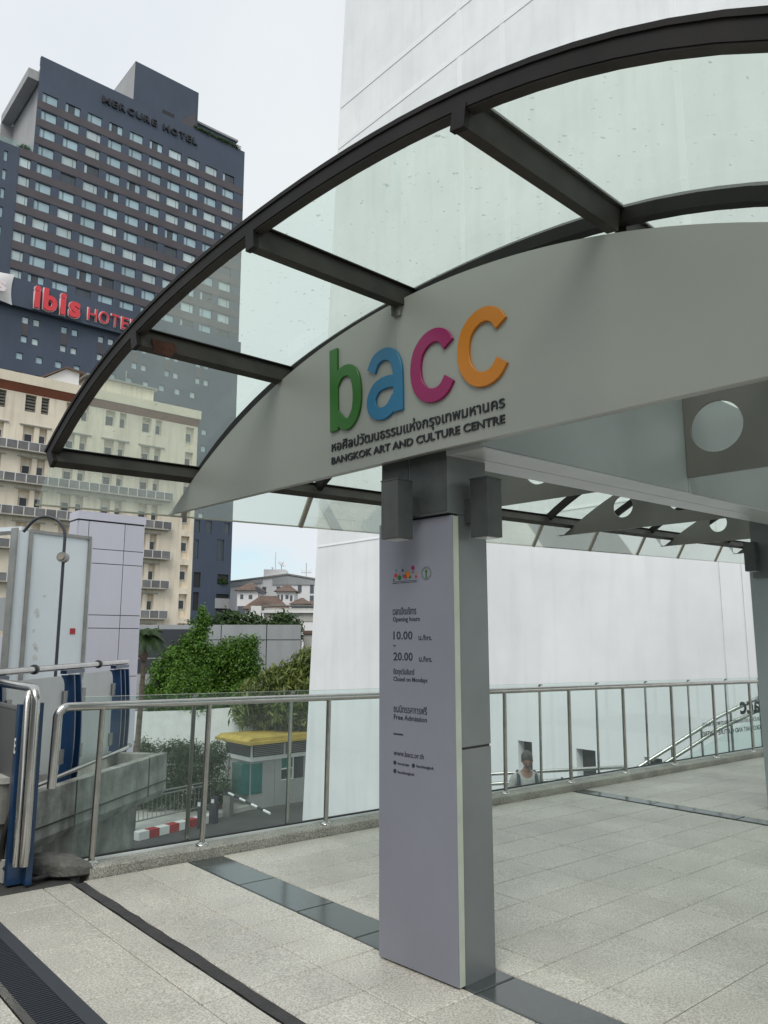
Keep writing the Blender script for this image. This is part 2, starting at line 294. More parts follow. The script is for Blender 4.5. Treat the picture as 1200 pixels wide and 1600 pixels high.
# ---- walkway deck
deck_m = Matrix(((r3.x, b3.x, n3.x, 0), (r3.y, b3.y, n3.y, 0), (r3.z, b3.z, n3.z, 0), (0,0,0,1)))
LOC = WORLD
g = MB(); g.box(LOC, -5, 20, -5, 5.44, -.55, -.012, 'substrate'); g.box(LOC, -5, 2.05, 5.44, 5.8, -.55, -.012, 'substrate')
deck = g.build('deck_floor', loc=(0,0,0), kind='structure'); deck.matrix_world = deck_m
def child(mesh, name, parent, loc):
    o = bpy.data.objects.new(name, mesh); COL.objects.link(o); o.parent = parent; o.location = loc; return o
TILES = {}
def tile_mesh(a, b_, m, name='tile'):
    k = (round(a, 3), round(b_, 3), m)
    if k not in TILES:
        g = MB(); j = .0034; bv = .005; x0, x1, y0, y1 = j, a-j, j, b_-j
        vs = [(x,y,-.012) for x,y in ((x0,y0),(x1,y0),(x1,y1),(x0,y1))] + [(x,y,-bv) for x,y in ((x0,y0),(x1,y0),(x1,y1),(x0,y1))] + [(x,y,0) for x,y in ((x0+bv,y0+bv),(x1-bv,y0+bv),(x1-bv,y1-bv),(x0+bv,y1-bv))]
        g.add([Vector(v) for v in vs], [(0,1,5,4),(1,2,6,5),(2,3,7,6),(3,0,4,7),(4,5,9,8),(5,6,10,9),(6,7,11,10),(7,4,8,11),(8,9,10,11)], m)
        o = g.build(name, loc=(0,0,0)); TILES[k] = o.data; bpy.data.objects.remove(o)
    return TILES[k]
rows = [1.917 + .35*i for i in range(-5, 10)] + [5.44]
cuts = [1.44, 1.829, 2.005, None, 2.085, 2.475, 2.845, None, 3.14, 3.37] + [3.37+.7*i for i in range(1, 7)] + [7.615, None, 7.825] + [8.5+.7*i for i in range(0, 9)]
stuff_t = MB()
def lay(s0, s1, t0, t1, m='tile', nm='tile', up=0.0):
    o = child(tile_mesh(s1-s0, t1-t0, m, nm), nm, deck, (s0, t0, random.uniform(-.0012, .0004)+up)); return o
nt_ = 0
for i in range(len(cuts)-1):
    if cuts[i] is None or cuts[i+1] is None: continue
    for j in range(len(rows)-1):
        s0, s1 = cuts[i], cuts[i+1]
        if s1 - s0 < .05: continue
        vis = rows[j+1] > .85 and not (s0 > 5 and rows[j+1] < 1.9) and not (s0 > 10 and rows[j+1] < 3.6)
        if vis and nt_ < 285: lay(s0, s1, rows[j], rows[j+1]); nt_ += 1
        else: stuff_t.box(LOC, s0+.002, s1-.002, rows[j]+.002, rows[j+1]-.002, -.012, -.0005, 'tile')
for s0 in np.arange(-5, 1.1, .7):
    for t0 in np.arange(-5, 5.7, .7): stuff_t.box(LOC, s0+.002, min(s0+.698, 1.168), t0+.002, t0+.698, -.012, -.0005, 'tile')
for s0 in np.arange(1.44, 19, .7):
    for t0 in np.arange(-5, .15, .7): stuff_t.box(LOC, s0+.002, s0+.698, t0+.002, min(t0+.698, .165), -.012, -.0008, 'tile')
stuff_t.build('tile', deck, kind='stuff', loc=None).matrix_world = deck_m
for t0, t1 in ((1.0,1.75),(1.75,2.62),(2.62,3.5),(3.5,4.05),(4.05,4.72),(4.72,5.44)):
    lay(2.848, 3.137, t0, t1, 'band', 'dark_tile')
for t0, t1 in ((1.0,1.9),(1.9,2.8),(2.8,3.6),(3.6,4.5),(4.5,5.44)): lay(7.618, 7.822, t0, t1, 'band', 'dark_tile')
g = MB(); pl = []; pr = []
for i in range(60):
    t_ = -3 + 8.4*i/59; pl.append((2.008+random.uniform(-.006,.006), t_)); pr.append((2.080+random.uniform(-.008,.006), t_))
for i in range(59): g.quad([LOC(*pl[i], .001), LOC(*pr[i], .001), LOC(*pr[i+1], .001), LOC(*pl[i+1], .001)], 'tar')
o = g.build('sealant_strip', loc=(0,0,0)); o.parent = deck
# drain grating
gt = root('drain_grate', 'black slatted drain grating let into the granite paving', 'grate', DECK(1.3, 3.5, 0))
DG = DECK
g = MB(); g.box(DG, 1.175, 1.212, -.5, 5.4, -.02, .003, 'steel_dull'); g.build('frame', gt); g = MB(); g.box(DG, 1.368, 1.438, -.5, 5.4, -.02, .003, 'slate'); g.build('frame', gt)
g = MB(); g.box(DG, 1.212, 1.368, -.5, 5.4, -.0118, -.0108, 'rubber'); g.build('channel', gt)
t_ = 5.35; nb = 0; g = MB(); g.box(DG, 1.213, 1.367, 5.350, 5.358, -.010, .002, 'slate'); bar0 = g.build('bar', gt, loc=DG(1.29, 5.35, 0))
st = MB()
while t_ > 2.2:
    t_ -= .021
    if nb < 150: o = child(bar0.data, 'bar', gt, bar0.location + b3*(t_-5.35)); nb += 1
    else: st.box(DG, 1.213, 1.367, t_, t_+.008, -.010, .002, 'slate')
if st.v: st.build('bar', gt, kind='stuff')
# ---- curb
cb = root('granite_curb', 'low pale granite curb stones under the glass railing', 'curb', DECK(9, 5.53, 0))
s_ = 2.13
ends = [2.13, 3.05, 3.95, 5.0, 6.1, 7.0, 7.95, 8.9, 9.9, 10.9, 11.9, 12.9, 14, 15.1, 16.2, 17.3, 18.4]
for a, c in zip(ends, ends[1:]):
    g = MB(); g.prism(DECK, [(5.45,-.3),(5.45,.062),(5.458,.07),(5.625,.07),(5.625,-.3)], a+.002, c-.002, 'curb', plane='yz'); g.build('curb_stone', cb)
# ================================================================== GLASS RAILING
rl = root('glass_railing', 'stainless railing with clear glass panels standing along the granite curb', 'railing', DECK(2.17, 5.54, .07))
posts = [2.17, 3.01, 4.18, 5.36, 6.55, 7.71, 8.86, 10.06, 11.26, 12.46, 13.64, 14.8, 15.97, 17.1, 18.2]
pm = MB(); pm.tube([DECK(0,0,.0), DECK(0,0,1.04)], .021, 'steel_dull', 14); 
fl = MB(); fl.tube([DECK(0,0,0), DECK(0,0,.012), DECK(0,0,.016), DECK(0,0,.028)], [.048,.048,.04,.026], 'steel', 18)
post0 = pm.build('post', rl, loc=DECK(0,0,0)); flange0 = fl.build('flange', post0, loc=DECK(0,0,0)); flange0.location = (0,0,0)
post0.location = DECK(posts[0], 5.54, .07) - rl.location
for s_ in posts[1:]:
    p = post0.copy(); COL.objects.link(p); p.parent = rl; p.location = DECK(s_, 5.54, .07) - rl.location
    f = flange0.copy(); COL.objects.link(f); f.parent = p
def arc_pts(c, e1, e2, rad, a0, a1, n=8): return [c + e1*rad*math.cos(a0+(a1-a0)*i/n) + e2*rad*math.sin(a0+(a1-a0)*i/n) for i in range(n+1)]
H_ = 1.13; c_ = DECK(1.93, 5.54, H_-.07)
pts = [DECK(1.86, 5.54, .60)] + arc_pts(c_, -r3, n3, .07, 0, math.pi/2) + [DECK(s_, 5.54, H_) for s_ in np.linspace(2.2, 18.8, 12)]
g = MB(); g.tube(pts, .030, 'steel', 16); g.build('top_rail', rl)
g = MB(); g.box(DECK, 2.05, 18.8, 5.628, 5.645, -.35, .085, 'channel'); g.box(DECK, 2.05, 18.8, 5.675, 5.70, -.35, .085, 'channel'); g.build('glass_channel', rl)
g = MB(); g.box(DECK, 2.05, 18.8, 5.646, 5.674, -.02, .096, 'rubber'); g.build('gasket', rl)
joints = [2.07, 2.95, 3.87, 5.03, 6.19, 7.33, 8.47, 9.62, 10.78, 11.94, 13.1, 14.25, 15.4, 16.55, 17.7, 18.75]
for a, c in zip(joints, joints[1:]):
    g = MB(); p = [DECK(a+.006, 5.66, .09), DECK(c-.006, 5.66, .09), DECK(c-.006, 5.66, 1.185), DECK(a+.006, 5.66, 1.185)]; g.quad(p, 'rail_glass')
    o = g.build('glass_panel', rl)
    e = MB(); 
    e.box(DECK, a+.006, c-.006, 5.657, 5.663, 1.1855, 1.1875, 'whitep'); e.build('polished_edge', o)
for s_ in joints[1:-1]:
    g = MB(); g.box(DECK, s_-.014, s_+.014, 5.663, 5.68, .0, 1.165, 'steel_dull'); g.box(DECK, s_-.022, s_+.022, 5.645, 5.664, 1.165, 1.18, 'steel_dull'); g.build('glass_post', rl)
# lettering seen from behind on the glass
mz = (5.648,)
def mirror_text(body, s0, s1, h0, h1, bold=0):
    o = text(body, DECK(s1, 5.667, h0), -r3, n3, s1-s0, h1-h0, 'black', .002, bold, 'glass_lettering', rl); return o
mirror_text('bacc', 12.38, 13.36, .62, .90, .03)
mirror_text('หอศิลปวัฒนธรรมแห่งกรุงเทพมหานคร', 11.14, 13.3, .475, .58, .01)
mirror_text('BANGKOK ART AND CULTURE CENTRE', 11.14, 13.3, .36, .43, .015)
# ================================================================== COLUMN + INFO PANEL + LAMPS
def column(q0, w0, label, zt, group='columns carrying the glass canopy'):
    x, y = ch.x*q0+wh.x*w0, ch.y*q0+wh.y*w0; fz = floor_z(x, y) - .01
    o = root('support_column', label, 'column', (x, y, fz), group)
    g = MB(); g.box(COLM, q0+.05, q0+.29, w0+.005, w0+.475, fz, 1.015, 'column'); g.build('lower_cladding', o)
    g = MB(); g.box(COLM, q0+.05, q0+.29, w0+.005, w0+.475, 1.027, 2.19, 'column'); g.build('upper_cladding', o); g = MB(); g.box(COLM, q0-.028, q0+.291, w0+.004, w0+.476, 2.192, zt, 'column'); g.build('head_cladding', o)
    g = MB(); g.box(COLM, q0+.055, q0+.285, w0+.010, w0+.470, 1.015, 1.027, 'rubber'); g.build('joint', o)
    g = MB(); mm = 'lamp' if q0 < 5 else 'column'; g.box(COLM, q0-.032, q0-.0285, w0+.006, w0+.265, 2.20, zt-.01, mm); g.box(COLM, q0-.032, q0-.0285, w0+.275, w0+.474, 2.20, zt-.01, mm); g.build('collar_plate', o)
    return o
column(2.985, 2.495, 'grey clad column standing behind the opening hours panel', 2.66)
column(8.50, 2.495, 'farther grey column at the end of the spine beam', 2.86)
def info_panel(q0, w0, label, top):
    x, y = ch.x*q0+wh.x*(w0+.26), ch.y*q0+wh.y*(w0+.26); fz = floor_z(x, y)
    o = root('info_panel', label, 'sign panel', (x, y, fz), 'upright lilac panels on the columns')
    g = MB()
    fl_ = lambda q, w_: floor_z(ch.x*q+wh.x*w_, ch.y*q+wh.y*w_)+.012
    vs = [COLM(q, w_, z) for q in (q0, q0+.006) for w_, z in ((w0, fl_(q0, w0)), (w0+.527, fl_(q0, w0+.527)), (w0+.527, top), (w0, top))]
    g.add(vs, [(0,3,2,1),(4,5,6,7),(0,1,5,4),(1,2,6,5),(2,3,7,6),(3,0,4,7)], 'info' if q0 < 5 else 'info2', True); g.build('face', o)
    g = MB(); g.box(COLM, q0+.0065, q0+.049, w0+.001, w0+.526, fl_(q0, w0)-.004, top-.002, 'info_edge'); g.build('edge', o)
    return o
ip = info_panel(2.98, 2.489, 'lilac grey panel printed with opening hours in front of a column', 2.18)
info_panel(8.50, 2.489, 'plain lilac panel on the farther column past the dark floor band', 2.335)
def ptext(body, w0, z0, w1, z1, bold=.012, m='ink'): # printed on the panel: w0 > w1 reads away from the railing
    return text(body, COLM(2.9797, w0, z0), -wh, ZZ, w0-w1, z1-z0, m, .0012, bold, 'lettering', ip, 2)
ptext('เวลาเปิดบริการ', 2.912, 1.683, 2.741, 1.722)
ptext('Opening hours', 2.912, 1.640, 2.717, 1.672)
ptext('10.00', 2.908, 1.552, 2.769, 1.596); ptext('น./hrs.', 2.726, 1.549, 2.634, 1.577); ptext('–', 2.908, 1.518, 2.891, 1.523)
ptext('20.00', 2.908, 1.443, 2.768, 1.486); ptext('น./hrs.', 2.724, 1.440, 2.634, 1.468)
ptext('ปิดทุกวันจันทร์', 2.908, 1.362, 2.757, 1.402); ptext('Closed on Mondays', 2.908, 1.329, 2.668, 1.359)
ptext('ชมนิทรรศการฟรี', 2.908, 1.176, 2.672, 1.216, .008); ptext('Free Admission', 2.906, 1.139, 2.673, 1.165, .012)
ptext('—', 2.908, 1.062, 2.840, 1.069); ptext('www.bacc.or.th', 2.908, .957, 2.696, .984, .008)
ptext('baccpage', 2.879, .910, 2.798, .926, .01); ptext('baccbangkok', 2.747, .910, 2.630, .928, .01); ptext('baccbangkok', 2.879, .866, 2.761, .884, .01)
def disc(c, e1, e2, rad, m, th, parent, name, ring=0, n=20):
    g = MB(); e3 = e1.cross(e2).normalized()*th
    if ring:
        for i in range(n):
            a, b_ = 2*math.pi*i/n, 2*math.pi*(i+1)/n; P = lambda an, r_: c + e1*r_*math.cos(an) + e2*r_*math.sin(an)
            g.add([P(a,rad), P(b_,rad), P(b_,rad-ring), P(a,rad-ring)] + [P(a,rad)+e3, P(b_,rad)+e3, P(b_,rad-ring)+e3, P(a,rad-ring)+e3], [(4,5,6,7),(0,1,5,4),(3,7,6,2)], m)
    else:
        lo = [c + e1*rad*math.cos(2*math.pi*i/n) + e2*rad*math.sin(2*math.pi*i/n) for i in range(n)]; g.add(lo + [p + e3 for p in lo], [tuple(range(n, 2*n)), tuple(range(n-1,-1,-1))] + [(i, (i+1) % n, n+(i+1) % n, n+i) for i in range(n)], m)
    return g.build(name, parent)
for (w_, z_) in ((2.899,.921), (2.768,.920), (2.899,.879)): disc(COLM(2.9798, w_, z_), -wh, ZZ, .0105, 'ink', .0014, ip, 'icon_disc')
for (w_, z_, r_, m_) in ((2.905,1.872,.006,'green'),(2.889,1.893,.012,'red'),(2.886,1.922,.005,'cyan'),(2.862,1.880,.013,'green'),(2.862,1.905,.005,'orange'),(2.838,1.888,.005,'cyan'),(2.838,1.918,.007,'ink'),(2.820,1.885,.013,'red'),(2.800,1.893,.017,'orange'),(2.783,1.879,.007,'green'),(2.763,1.927,.012,'magenta'),(2.763,1.905,.005,'magenta'),(2.741,1.880,.008,'red'),(2.741,1.898,.004,'orange')):
    disc(COLM(2.9798, w_, z_), -wh, ZZ, r_, m_, .0014, ip, 'logo_dot', n=14)
g = MB(); g.box(COLM, 2.9785, 2.9798, 2.735, 2.912, 1.8595, 1.8612, 'ink'); g.build('logo_line', ip)
ptext('Bangkok Art and Culture Centre Foundation', 2.912, 1.849, 2.735, 1.855)
disc(COLM(2.9798, 2.669, 1.893), -wh, ZZ, .036, 'column', .0012, ip, 'emblem', ring=.004); disc(COLM(2.9797, 2.669, 1.893), -wh, ZZ, .029, 'column', .0012, ip, 'emblem', ring=.002)
g = MB(); g.prism(COLM, [(2.669-.004,1.868),(2.669+.004,1.868),(2.669+.004,1.895),(2.669+.010,1.905),(2.669+.003,1.908),(2.669,1.918),(2.669-.003,1.908),(2.669-.010,1.905),(2.669-.004,1.895)], 2.9784, 2.9797, 'green', plane='yz'); g.build('emblem_figure', ip)
def wall_lamp(q0, q1, w0, w1, z0, z1, label, br, group='box lamps fixed to the columns'):
    o = root('wall_lamp', label, 'lamp', COLM((q0+q1)/2, (w0+w1)/2, z0), group)
    g = MB(); g.box(COLM, q0, q1, w0, w1, z0+.004, z1-.003, 'lamp'); g.build('housing', o)
    g = MB(); g.box(COLM, q0-.003, q1+.003, w0-.003, w1+.003, z1-.003, z1+.003, 'lamp'); g.build('cap', o)
    g = MB(); g.box(COLM, q0+.014, q1-.014, w0+.014, w1-.014, z0-.001, z0+.0035, 'lens'); g.build('lens', o)
    g = MB(); g.box(COLM, *br, 'lamp'); g.build('bracket', o)
    return o
wall_lamp(3.075, 3.195, 2.335, 2.445, 2.065, 2.372, 'dark grey box lamp on the column side facing the open deck', (3.095, 3.175, 2.445, 2.4985, 2.15, 2.275))
wall_lamp(2.77, 2.88, 2.67, 2.79, 2.058, 2.367, 'dark grey box lamp on the column front above the opening hours panel', (2.88, 2.966, 2.69, 2.77, 2.19, 2.29))
wall_lamp(8.28, 8.40, 2.87, 2.98, 2.25, 2.55, 'dark box lamp on the farther column', (8.40, 8.481, 2.89, 2.96, 2.36, 2.48))
# ================================================================== CANOPY
cn = root('glass_canopy', 'arched green tinted glass canopy on dark steel ribs over the walkway', 'canopy', CAN(3.0, 2.45, 2.5))
WC, ZC, RG = 2.42, -1.60, 5.05
def gz(w_): x = w_-2.3; return (((-.0082473*x+.01293377)*x-.07543886)*x-.00754769)*x+3.45390654
def gzd(w_): return (gz(w_+.01)-gz(w_-.01))/.02
WE = 4.93; EV = (5.115, 2.42)                     # last purlin, eave
QL = [1.91, 2.97, 4.10, 5.28, 6.42, 7.60, 8.87, 10.17, 11.48, 12.90, 14.30, 15.7]
WP = [4.93, 3.85, 2.75, 1.50, .22, -.2]
def arcw(w0, w1, n): return [w0 + (w1-w0)*i/n for i in range(n+1)]
def rib(q0, q1, dz0, dz1, m, name, w0=WE+.03, w1=-.23, n=36, step=None):
    g = MB(); ws = arcw(w0, w1, n); ring = []
    for w_ in ws:
        sd_ = gzd(w_); cn_ = 1/math.sqrt(1+sd_*sd_); ring.append([CAN(q, w_ - d*sd_*cn_, gz(w_) + d*cn_) for q, d in ((q0,dz0),(q1,dz0),(q1,dz1),(q0,dz1))])
    vs = [v for r_ in ring for v in r_]; fs = [(4*i+j, 4*i+(j+1) % 4, 4*i+4+(j+1) % 4, 4*i+4+j) for i in range(n) for j in range(4)] + [(3,2,1,0), (4*n,4*n+1,4*n+2,4*n+3)]
    g.add(vs, fs, m); 
    return g.build(name, cn)
rib(1.875, 1.935, -.038, .022, 'bronze', 'front_rib'); rib(1.868, 1.90, .0225, .042, 'bronze', 'rib_cap'); rib(1.88, 1.93, -.044, -.0385, 'purlin', 'rib_soffit')
rib(2.955, 3.02, -.062, .002, 'bronze', 'rib'); rib(2.975, 3.0, .004, .022, 'bronze', 'rib_cap')
for q in QL[2:]: rib(q-.028, q+.028, -.07, .002, 'bronze', 'rib')
for w_ in WP:     # purlins run the length, parallel to the spine
    z_ = gz(w_) + (.012 if w_ < 2 else 0)
    for q0, q1 in ([(1.901, 2.954), (3.021, 15.7)] if w_ > -1 else []):
        g = MB(); nrm = Vector((0, 0, 1)); sl = -gzd(w_); ax = Vector((wh.x, wh.y, -sl)).normalized(); nz_ = Vector((wh.x*sl, wh.y*sl, 1)).normalized()
        fr = Fr(CAN(0, w_, z_), CAN.x, ax, nz_)
        g.box(fr, q0, q1, -.028, .028, -.118, -.012, 'purlin'); g.box(fr, q0, q1, -.045, .045, -.0118, -.004, 'bronze'); g.build('purlin', cn)
        if q0 < 2: 
            g = MB(); g.box(fr, 1.872, 1.9005, -.031, .031, -.122, -.036, 'bronze'); g.build('end_plate', cn)
for q in QL[1:]:
    g = MB(); p0 = CAN(q, WE, gz(WE)); p1 = CAN(q, *EV); d = (p1-p0); dn = d.normalized(); up = dn.cross(CAN.x).normalized()
    fr = Fr(p0, CAN.x.normalized(), dn, up); g.box(fr, -.016, .016, .0, d.length, -.02, .014, 'mullion'); g.build('mullion', cn)
for a, c in zip(QL, QL[1:]):
    g = MB(); p = [CAN(a+.004, WE+.005, gz(WE)-.005), CAN(c-.004, WE+.005, gz(WE)-.005), CAN(c-.004, *EV), CAN(a+.004, *EV)]
    if a < 2: p[3] = CAN(a-.02, *EV)
    g.quad(p, 'eave_glass'); pane = g.build('glass_pane', cn)
    g = MB(); e0, e1 = p[3], p[2]; g.add([e0, e1, e1+ZZ*.012, e0+ZZ*.012, e0+wh*.006, e1+wh*.006, e1+wh*.006+ZZ*.012, e0+wh*.006+ZZ*.012], [(0,1,2,3),(4,5,6,7),(0,1,5,4),(3,2,6,7)], 'mullion'); g.build('eave_edge', pane)
    for w0, w1 in zip(WP, WP[1:]):
        g = MB(); ws = arcw(w0, w1, 7); vs = []
        for w_ in ws: vs += [CAN(a+.004, w_, gz(w_)), CAN(c-.004, w_, gz(w_))]
        g.add(vs, [(2*i, 2*i+1, 2*i+3, 2*i+2) for i in range(7)], 'can_glass', False, True); g.build('glass_pane', cn)
# rust showing at the foot of one cross beam by the front rib
fr = Fr(CAN(0, 3.85, gz(3.85)), CAN.x, wh, ZZ); g = MB(); g.prism(fr, [(1.96,-.055),(2.10,-.05),(2.12,-.09),(2.08,-.135),(1.98,-.13)], -.060, -.052, 'rust'); g.build('rust_patch', cn)
# spine beam
bw0, bw1, bq1 = 2.275, 2.635, 16.0; bz = 2.497 - .0413
def bz_(q): return 2.488 - RISE*(2.95-1.925)
def beam_panels(q0, q1):
    z0 = bz_(0)
    g = MB(); g.box(CAN, q0+.004, q1-.004, bw0, bw0+.006, z0+.012, 3.28, 'beam_side'); g.build('beam_side', cn)
    g = MB(); g.box(CAN, q0+.004, q1-.004, bw1-.006, bw1, z0+.012, 3.28, 'beam_side'); g.build('beam_side', cn)
    g = MB(); g.box(CAN, q0+.003, q1-.003, bw0-.004, 2.448, z0, z0+.008, 'beam'); g.build('beam_soffit', cn)
    g = MB(); g.box(CAN, q0+.003, q1-.003, 2.456, bw1+.004, z0, z0+.008, 'beam'); g.build('beam_soffit', cn)
    g = MB(); g.box(CAN, q0, q1, bw0+.008, bw1-.008, z0+.010, 3.27, 'rubber'); g.build('beam_core', cn)
RQ = [5.36, 8.08, 10.8, 13.55]
for q0, q1 in zip([2.96] + RQ, RQ + [16.0]): beam_panels(q0, q1)
# rib plates with round holes
CF, RF = (2.48, -.886+.00), 4.2525
def plate(q, side, th=.03, w_in=None, w_out=5.08, zbot=2.565):
    """tapered plate from the spine beam to a tip under the eave, three round holes"""
    zt = lambda w_: min(CF[1] + .02 + math.sqrt(RF*RF - (w_-CF[0])**2), 3.30)
    wi = bw1 + .005; ws = np.linspace(wi, w_out, 26)
    top = [(w_, max(zt(w_), zbot+.01)) for w_ in ws]
    mirror = (lambda w_: 2*2.455 - w_) if side < 0 else (lambda w_: w_)
    cu = bpy.data.curves.new('p', 'CURVE'); cu.dimensions = '2D'; cu.fill_mode = 'BOTH'; cu.extrude = th/2
    def sp(pts):
        s_ = cu.splines.new('POLY'); s_.points.add(len(pts)-1)
        for i, (x, y) in enumerate(pts): s_.points[i].co = (x, y, 0, 1)
        s_.use_cyclic_u = True
    sp([(wi, zbot)] + top + [(w_out, zbot)])
    for hc, hz, hr in ((2.866, 2.905, .185), (3.52, 2.86, .16), (4.20, 2.825, .125)):
        sp([(hc + hr*math.cos(2*math.pi*i/32), hz + hr*math.sin(2*math.pi*i/32)) for i in range(32)])
    to = bpy.data.objects.new('p', cu); COL.objects.link(to); dg = bpy.context.evaluated_depsgraph_get(); dg.update()
    me = bpy.data.meshes.new_from_object(to.evaluated_get(dg)); bpy.data.objects.remove(to)
    off = cn.location
    for v in me.vertices:
        p = CAN(q + v.co.z, mirror(v.co.x), v.co.y) - off; v.co = p
    me.materials.clear(); me.materials.append(M['plate']); me.update()
    o = bpy.data.objects.new('rib_plate', me); COL.objects.link(o); o.parent = cn
g = MB(); g.box(CAN, 2.955, 2.9595, bw0, bw1, bz_(0), 3.28, 'beam'); g.build('beam_end', cn)
for q in RQ: plate(q, 1); plate(q, -1)
# ================================================================== SIGN BOARD
sg = root('sign_board', 'pale crescent sign board with coloured letters across the canopy end', 'sign', COLM(2.9, 2.45, 2.5))
g = MB(); top = []
wl, wr = 5.16, -.20; zb = 2.49
for i in range(57):
    w_ = wl + (wr-wl)*i/56; top.append((w_, CF[1] + .037 + math.sqrt(RF*RF - (w_-CF[0])**2)))
poly = [(wl, 2.475)] + [(w_, z_) for w_, z_ in top[1:-1]] + [(wr, 2.49), (2.48, 2.503)]
g.prism(COLM, poly, 2.872, 2.90, 'fascia', plane='yz'); g.build('board', sg)
poly2 = [(w_*.985+.03, z_-.006) for w_, z_ in poly]
g = MB(); g.prism(COLM, [(wl-.07, 2.488), (2.48, 2.511), (wr+.07, 2.497), (wr+.07, 2.505), (2.48, 2.519), (wl-.07, 2.496)], 2.901, 2.945, 'alu', plane='yz'); g.build('bottom_trim', sg)
# thin seam line on the board, bracket at the purlin foot
g = MB(); g.box(COLM, 2.8712, 2.8719, 2.779, 2.781, 2.52, 3.36, 'alu'); g.build('seam', sg)
g = MB(); g.box(COLM, 2.858, 2.8715, 2.735, 2.79, 3.30, 3.37, 'alu'); g.box(COLM, 2.83, 2.858, 2.775, 2.781, 3.30, 3.37, 'alu'); g.build('bracket', sg)
def stroke(segs, width, m, name, mirror=False, q0=2.856, q1=2.8722):
    g = MB(); k = 0
    for pts in segs:
        P = [Vector((p[0], p[1])) for p in pts]; Q = []
        if len(P) > 2:                    # Catmull-Rom smoothing
            E_ = [2*P[0]-P[1]] + P + [2*P[-1]-P[-2]]
            for i in range(1, len(E_)-2):
                for j in range(6):
                    t = j/6; a, b_, c, d = E_[i-1:i+3]
                    Q.append(.5*((2*b_) + (c-a)*t + (2*a-5*b_+4*c-d)*t*t + (3*b_-a-3*c+d)*t**3))
            Q.append(P[-1])
        else: Q = P
        dq = .0006*k; k += 1; lo = []; hi = []
        for i, p in enumerate(Q):
            d = (Q[min(i+1, len(Q)-1)] - Q[max(i-1, 0)]).normalized(); nn = Vector((-d.y, d.x))*width/2; lo.append(p-nn); hi.append(p+nn)
        n = len(Q); bev = .0018
        ring = []
        for i in range(n):
            c = (lo[i]+hi[i])/2; sh = 1 - 2*bev/width
            ring.append([COLM(q1, lo[i].x, lo[i].y), COLM(q0+dq+bev, lo[i].x, lo[i].y), COLM(q0+dq, *(c+(lo[i]-c)*sh)), COLM(q0+dq, *(c+(hi[i]-c)*sh)), COLM(q0+dq+bev, hi[i].x, hi[i].y), COLM(q1, hi[i].x, hi[i].y)])
        g.add([v for r_ in ring for v in r_], [(6*i+j, 6*i+j+1, 6*i+6+j+1, 6*i+6+j) for i in range(n-1) for j in range(5)] + [(0,1,2,3,4,5), tuple(6*(n-1)+j for j in (5,4,3,2,1,0))], m)
    o = g.build(name, sg); return o
SW = .074
tag(stroke([[(3.285,3.252),(3.270,2.750)], [(3.27,3.03),(3.235,3.078),(3.185,3.096),(3.13,3.082),(3.092,3.025),(3.078,2.925),(3.092,2.830),(3.145,2.773),(3.20,2.785),(3.262,2.845)]], SW-.006, 'green', 'letter'), 'green letter b')
tag(stroke([[(2.962,3.030),(2.925,3.088),(2.862,3.108),(2.798,3.085),(2.762,3.015),(2.754,2.915),(2.752,2.762)], [(2.775,2.936),(2.842,2.944),(2.918,2.928),(2.960,2.864),(2.940,2.798),(2.878,2.772),(2.815,2.790),(2.768,2.845)]], SW-.004, 'cyan', 'letter'), 'blue letter a')
tag(stroke([[(2.398,3.040),(2.432,3.090),(2.490,3.112),(2.555,3.096),(2.607,3.040),(2.624,2.955),(2.608,2.868),(2.556,2.806),(2.488,2.790),(2.432,2.810),(2.394,2.858)]], SW, 'magenta', 'letter'), 'magenta letter c')
tag(stroke([[(2.068,3.052),(2.104,3.102),(2.162,3.126),(2.228,3.110),(2.282,3.054),(2.301,2.966),(2.284,2.876),(2.230,2.812),(2.162,2.796),(2.104,2.818),(2.066,2.866)]], SW, 'orange', 'letter'), 'orange letter c')
o = text('BANGKOK ART AND CULTURE CENTRE', COLM(2.8721, 3.299, 2.556), -wh, ZZ + ch*0, 1.234, .042, 'black', .007, .012, 'lettering', sg); 
o = text('หอศิลปวัฒนธรรมแห่งกรุงเทพมหานคร', COLM(2.8721, 3.299, 2.612), -wh, ZZ, 1.236, .088, 'black', .007, .004, 'lettering', sg)
# ================================================================== WHITE GALLERY BUILDING
bw = root('gallery_building', 'tall blank white rendered building with slanting corner and small square openings', 'building', rh*19+bh*10 + Vector((0,0,-5.6)))
SW_ = 18.9
GW = Fr(rh*SW_, bh, -rh, ZZ)
ops = [(14.93,15.46,-2.40,-1.45), (12.74,13.37,-2.40,-1.47), (10.75,11.26,-2.40,-1.47)]
g = MB(); g.wall(GW, -12, 26.6, -5.6, 44, ops, .35, 'render', back=14, mrev='render')
V2 = []
for v in g.v:                                       # the corner leans inwards as it rises
    v = Vector(v); t_ = v.dot(bh)
    if t_ > 26.5: v -= bh*(2.32*(v.z+5.6)/36)
    V2.append(tuple(v))
g.v = V2; g.build('wall', bw)
for o_ in ops:
    g = MB(); g.box(GW, o_[0]+.0, o_[1]-.0, -.34, -.30, o_[2], o_[3], 'dark_void'); g.build('window', bw)
for z_, h_, t1 in ((25.0,.22,24.55), (23.05,.22,24.68), (5.35,.05,25.8), (36,.2,23.85)):
    g = MB(); g.box(GW, -11, t1, .0, .022, z_, z_+h_, 'render_band'); g.build('raised_band', bw)
for t_ in (17.25, 15.2, 9.0, 2.0):
    g = MB(); g.box(GW, t_, t_+.20, .0, .012, 5.45, 43, 'render_band'); g.build('raised_band', bw)
for t_ in (8.35, 8.9): 
    g = MB(); g.box(GW, t_, t_+.02, .0, .012, -5.6, 5.3, 'channel'); g.build('joint', bw)
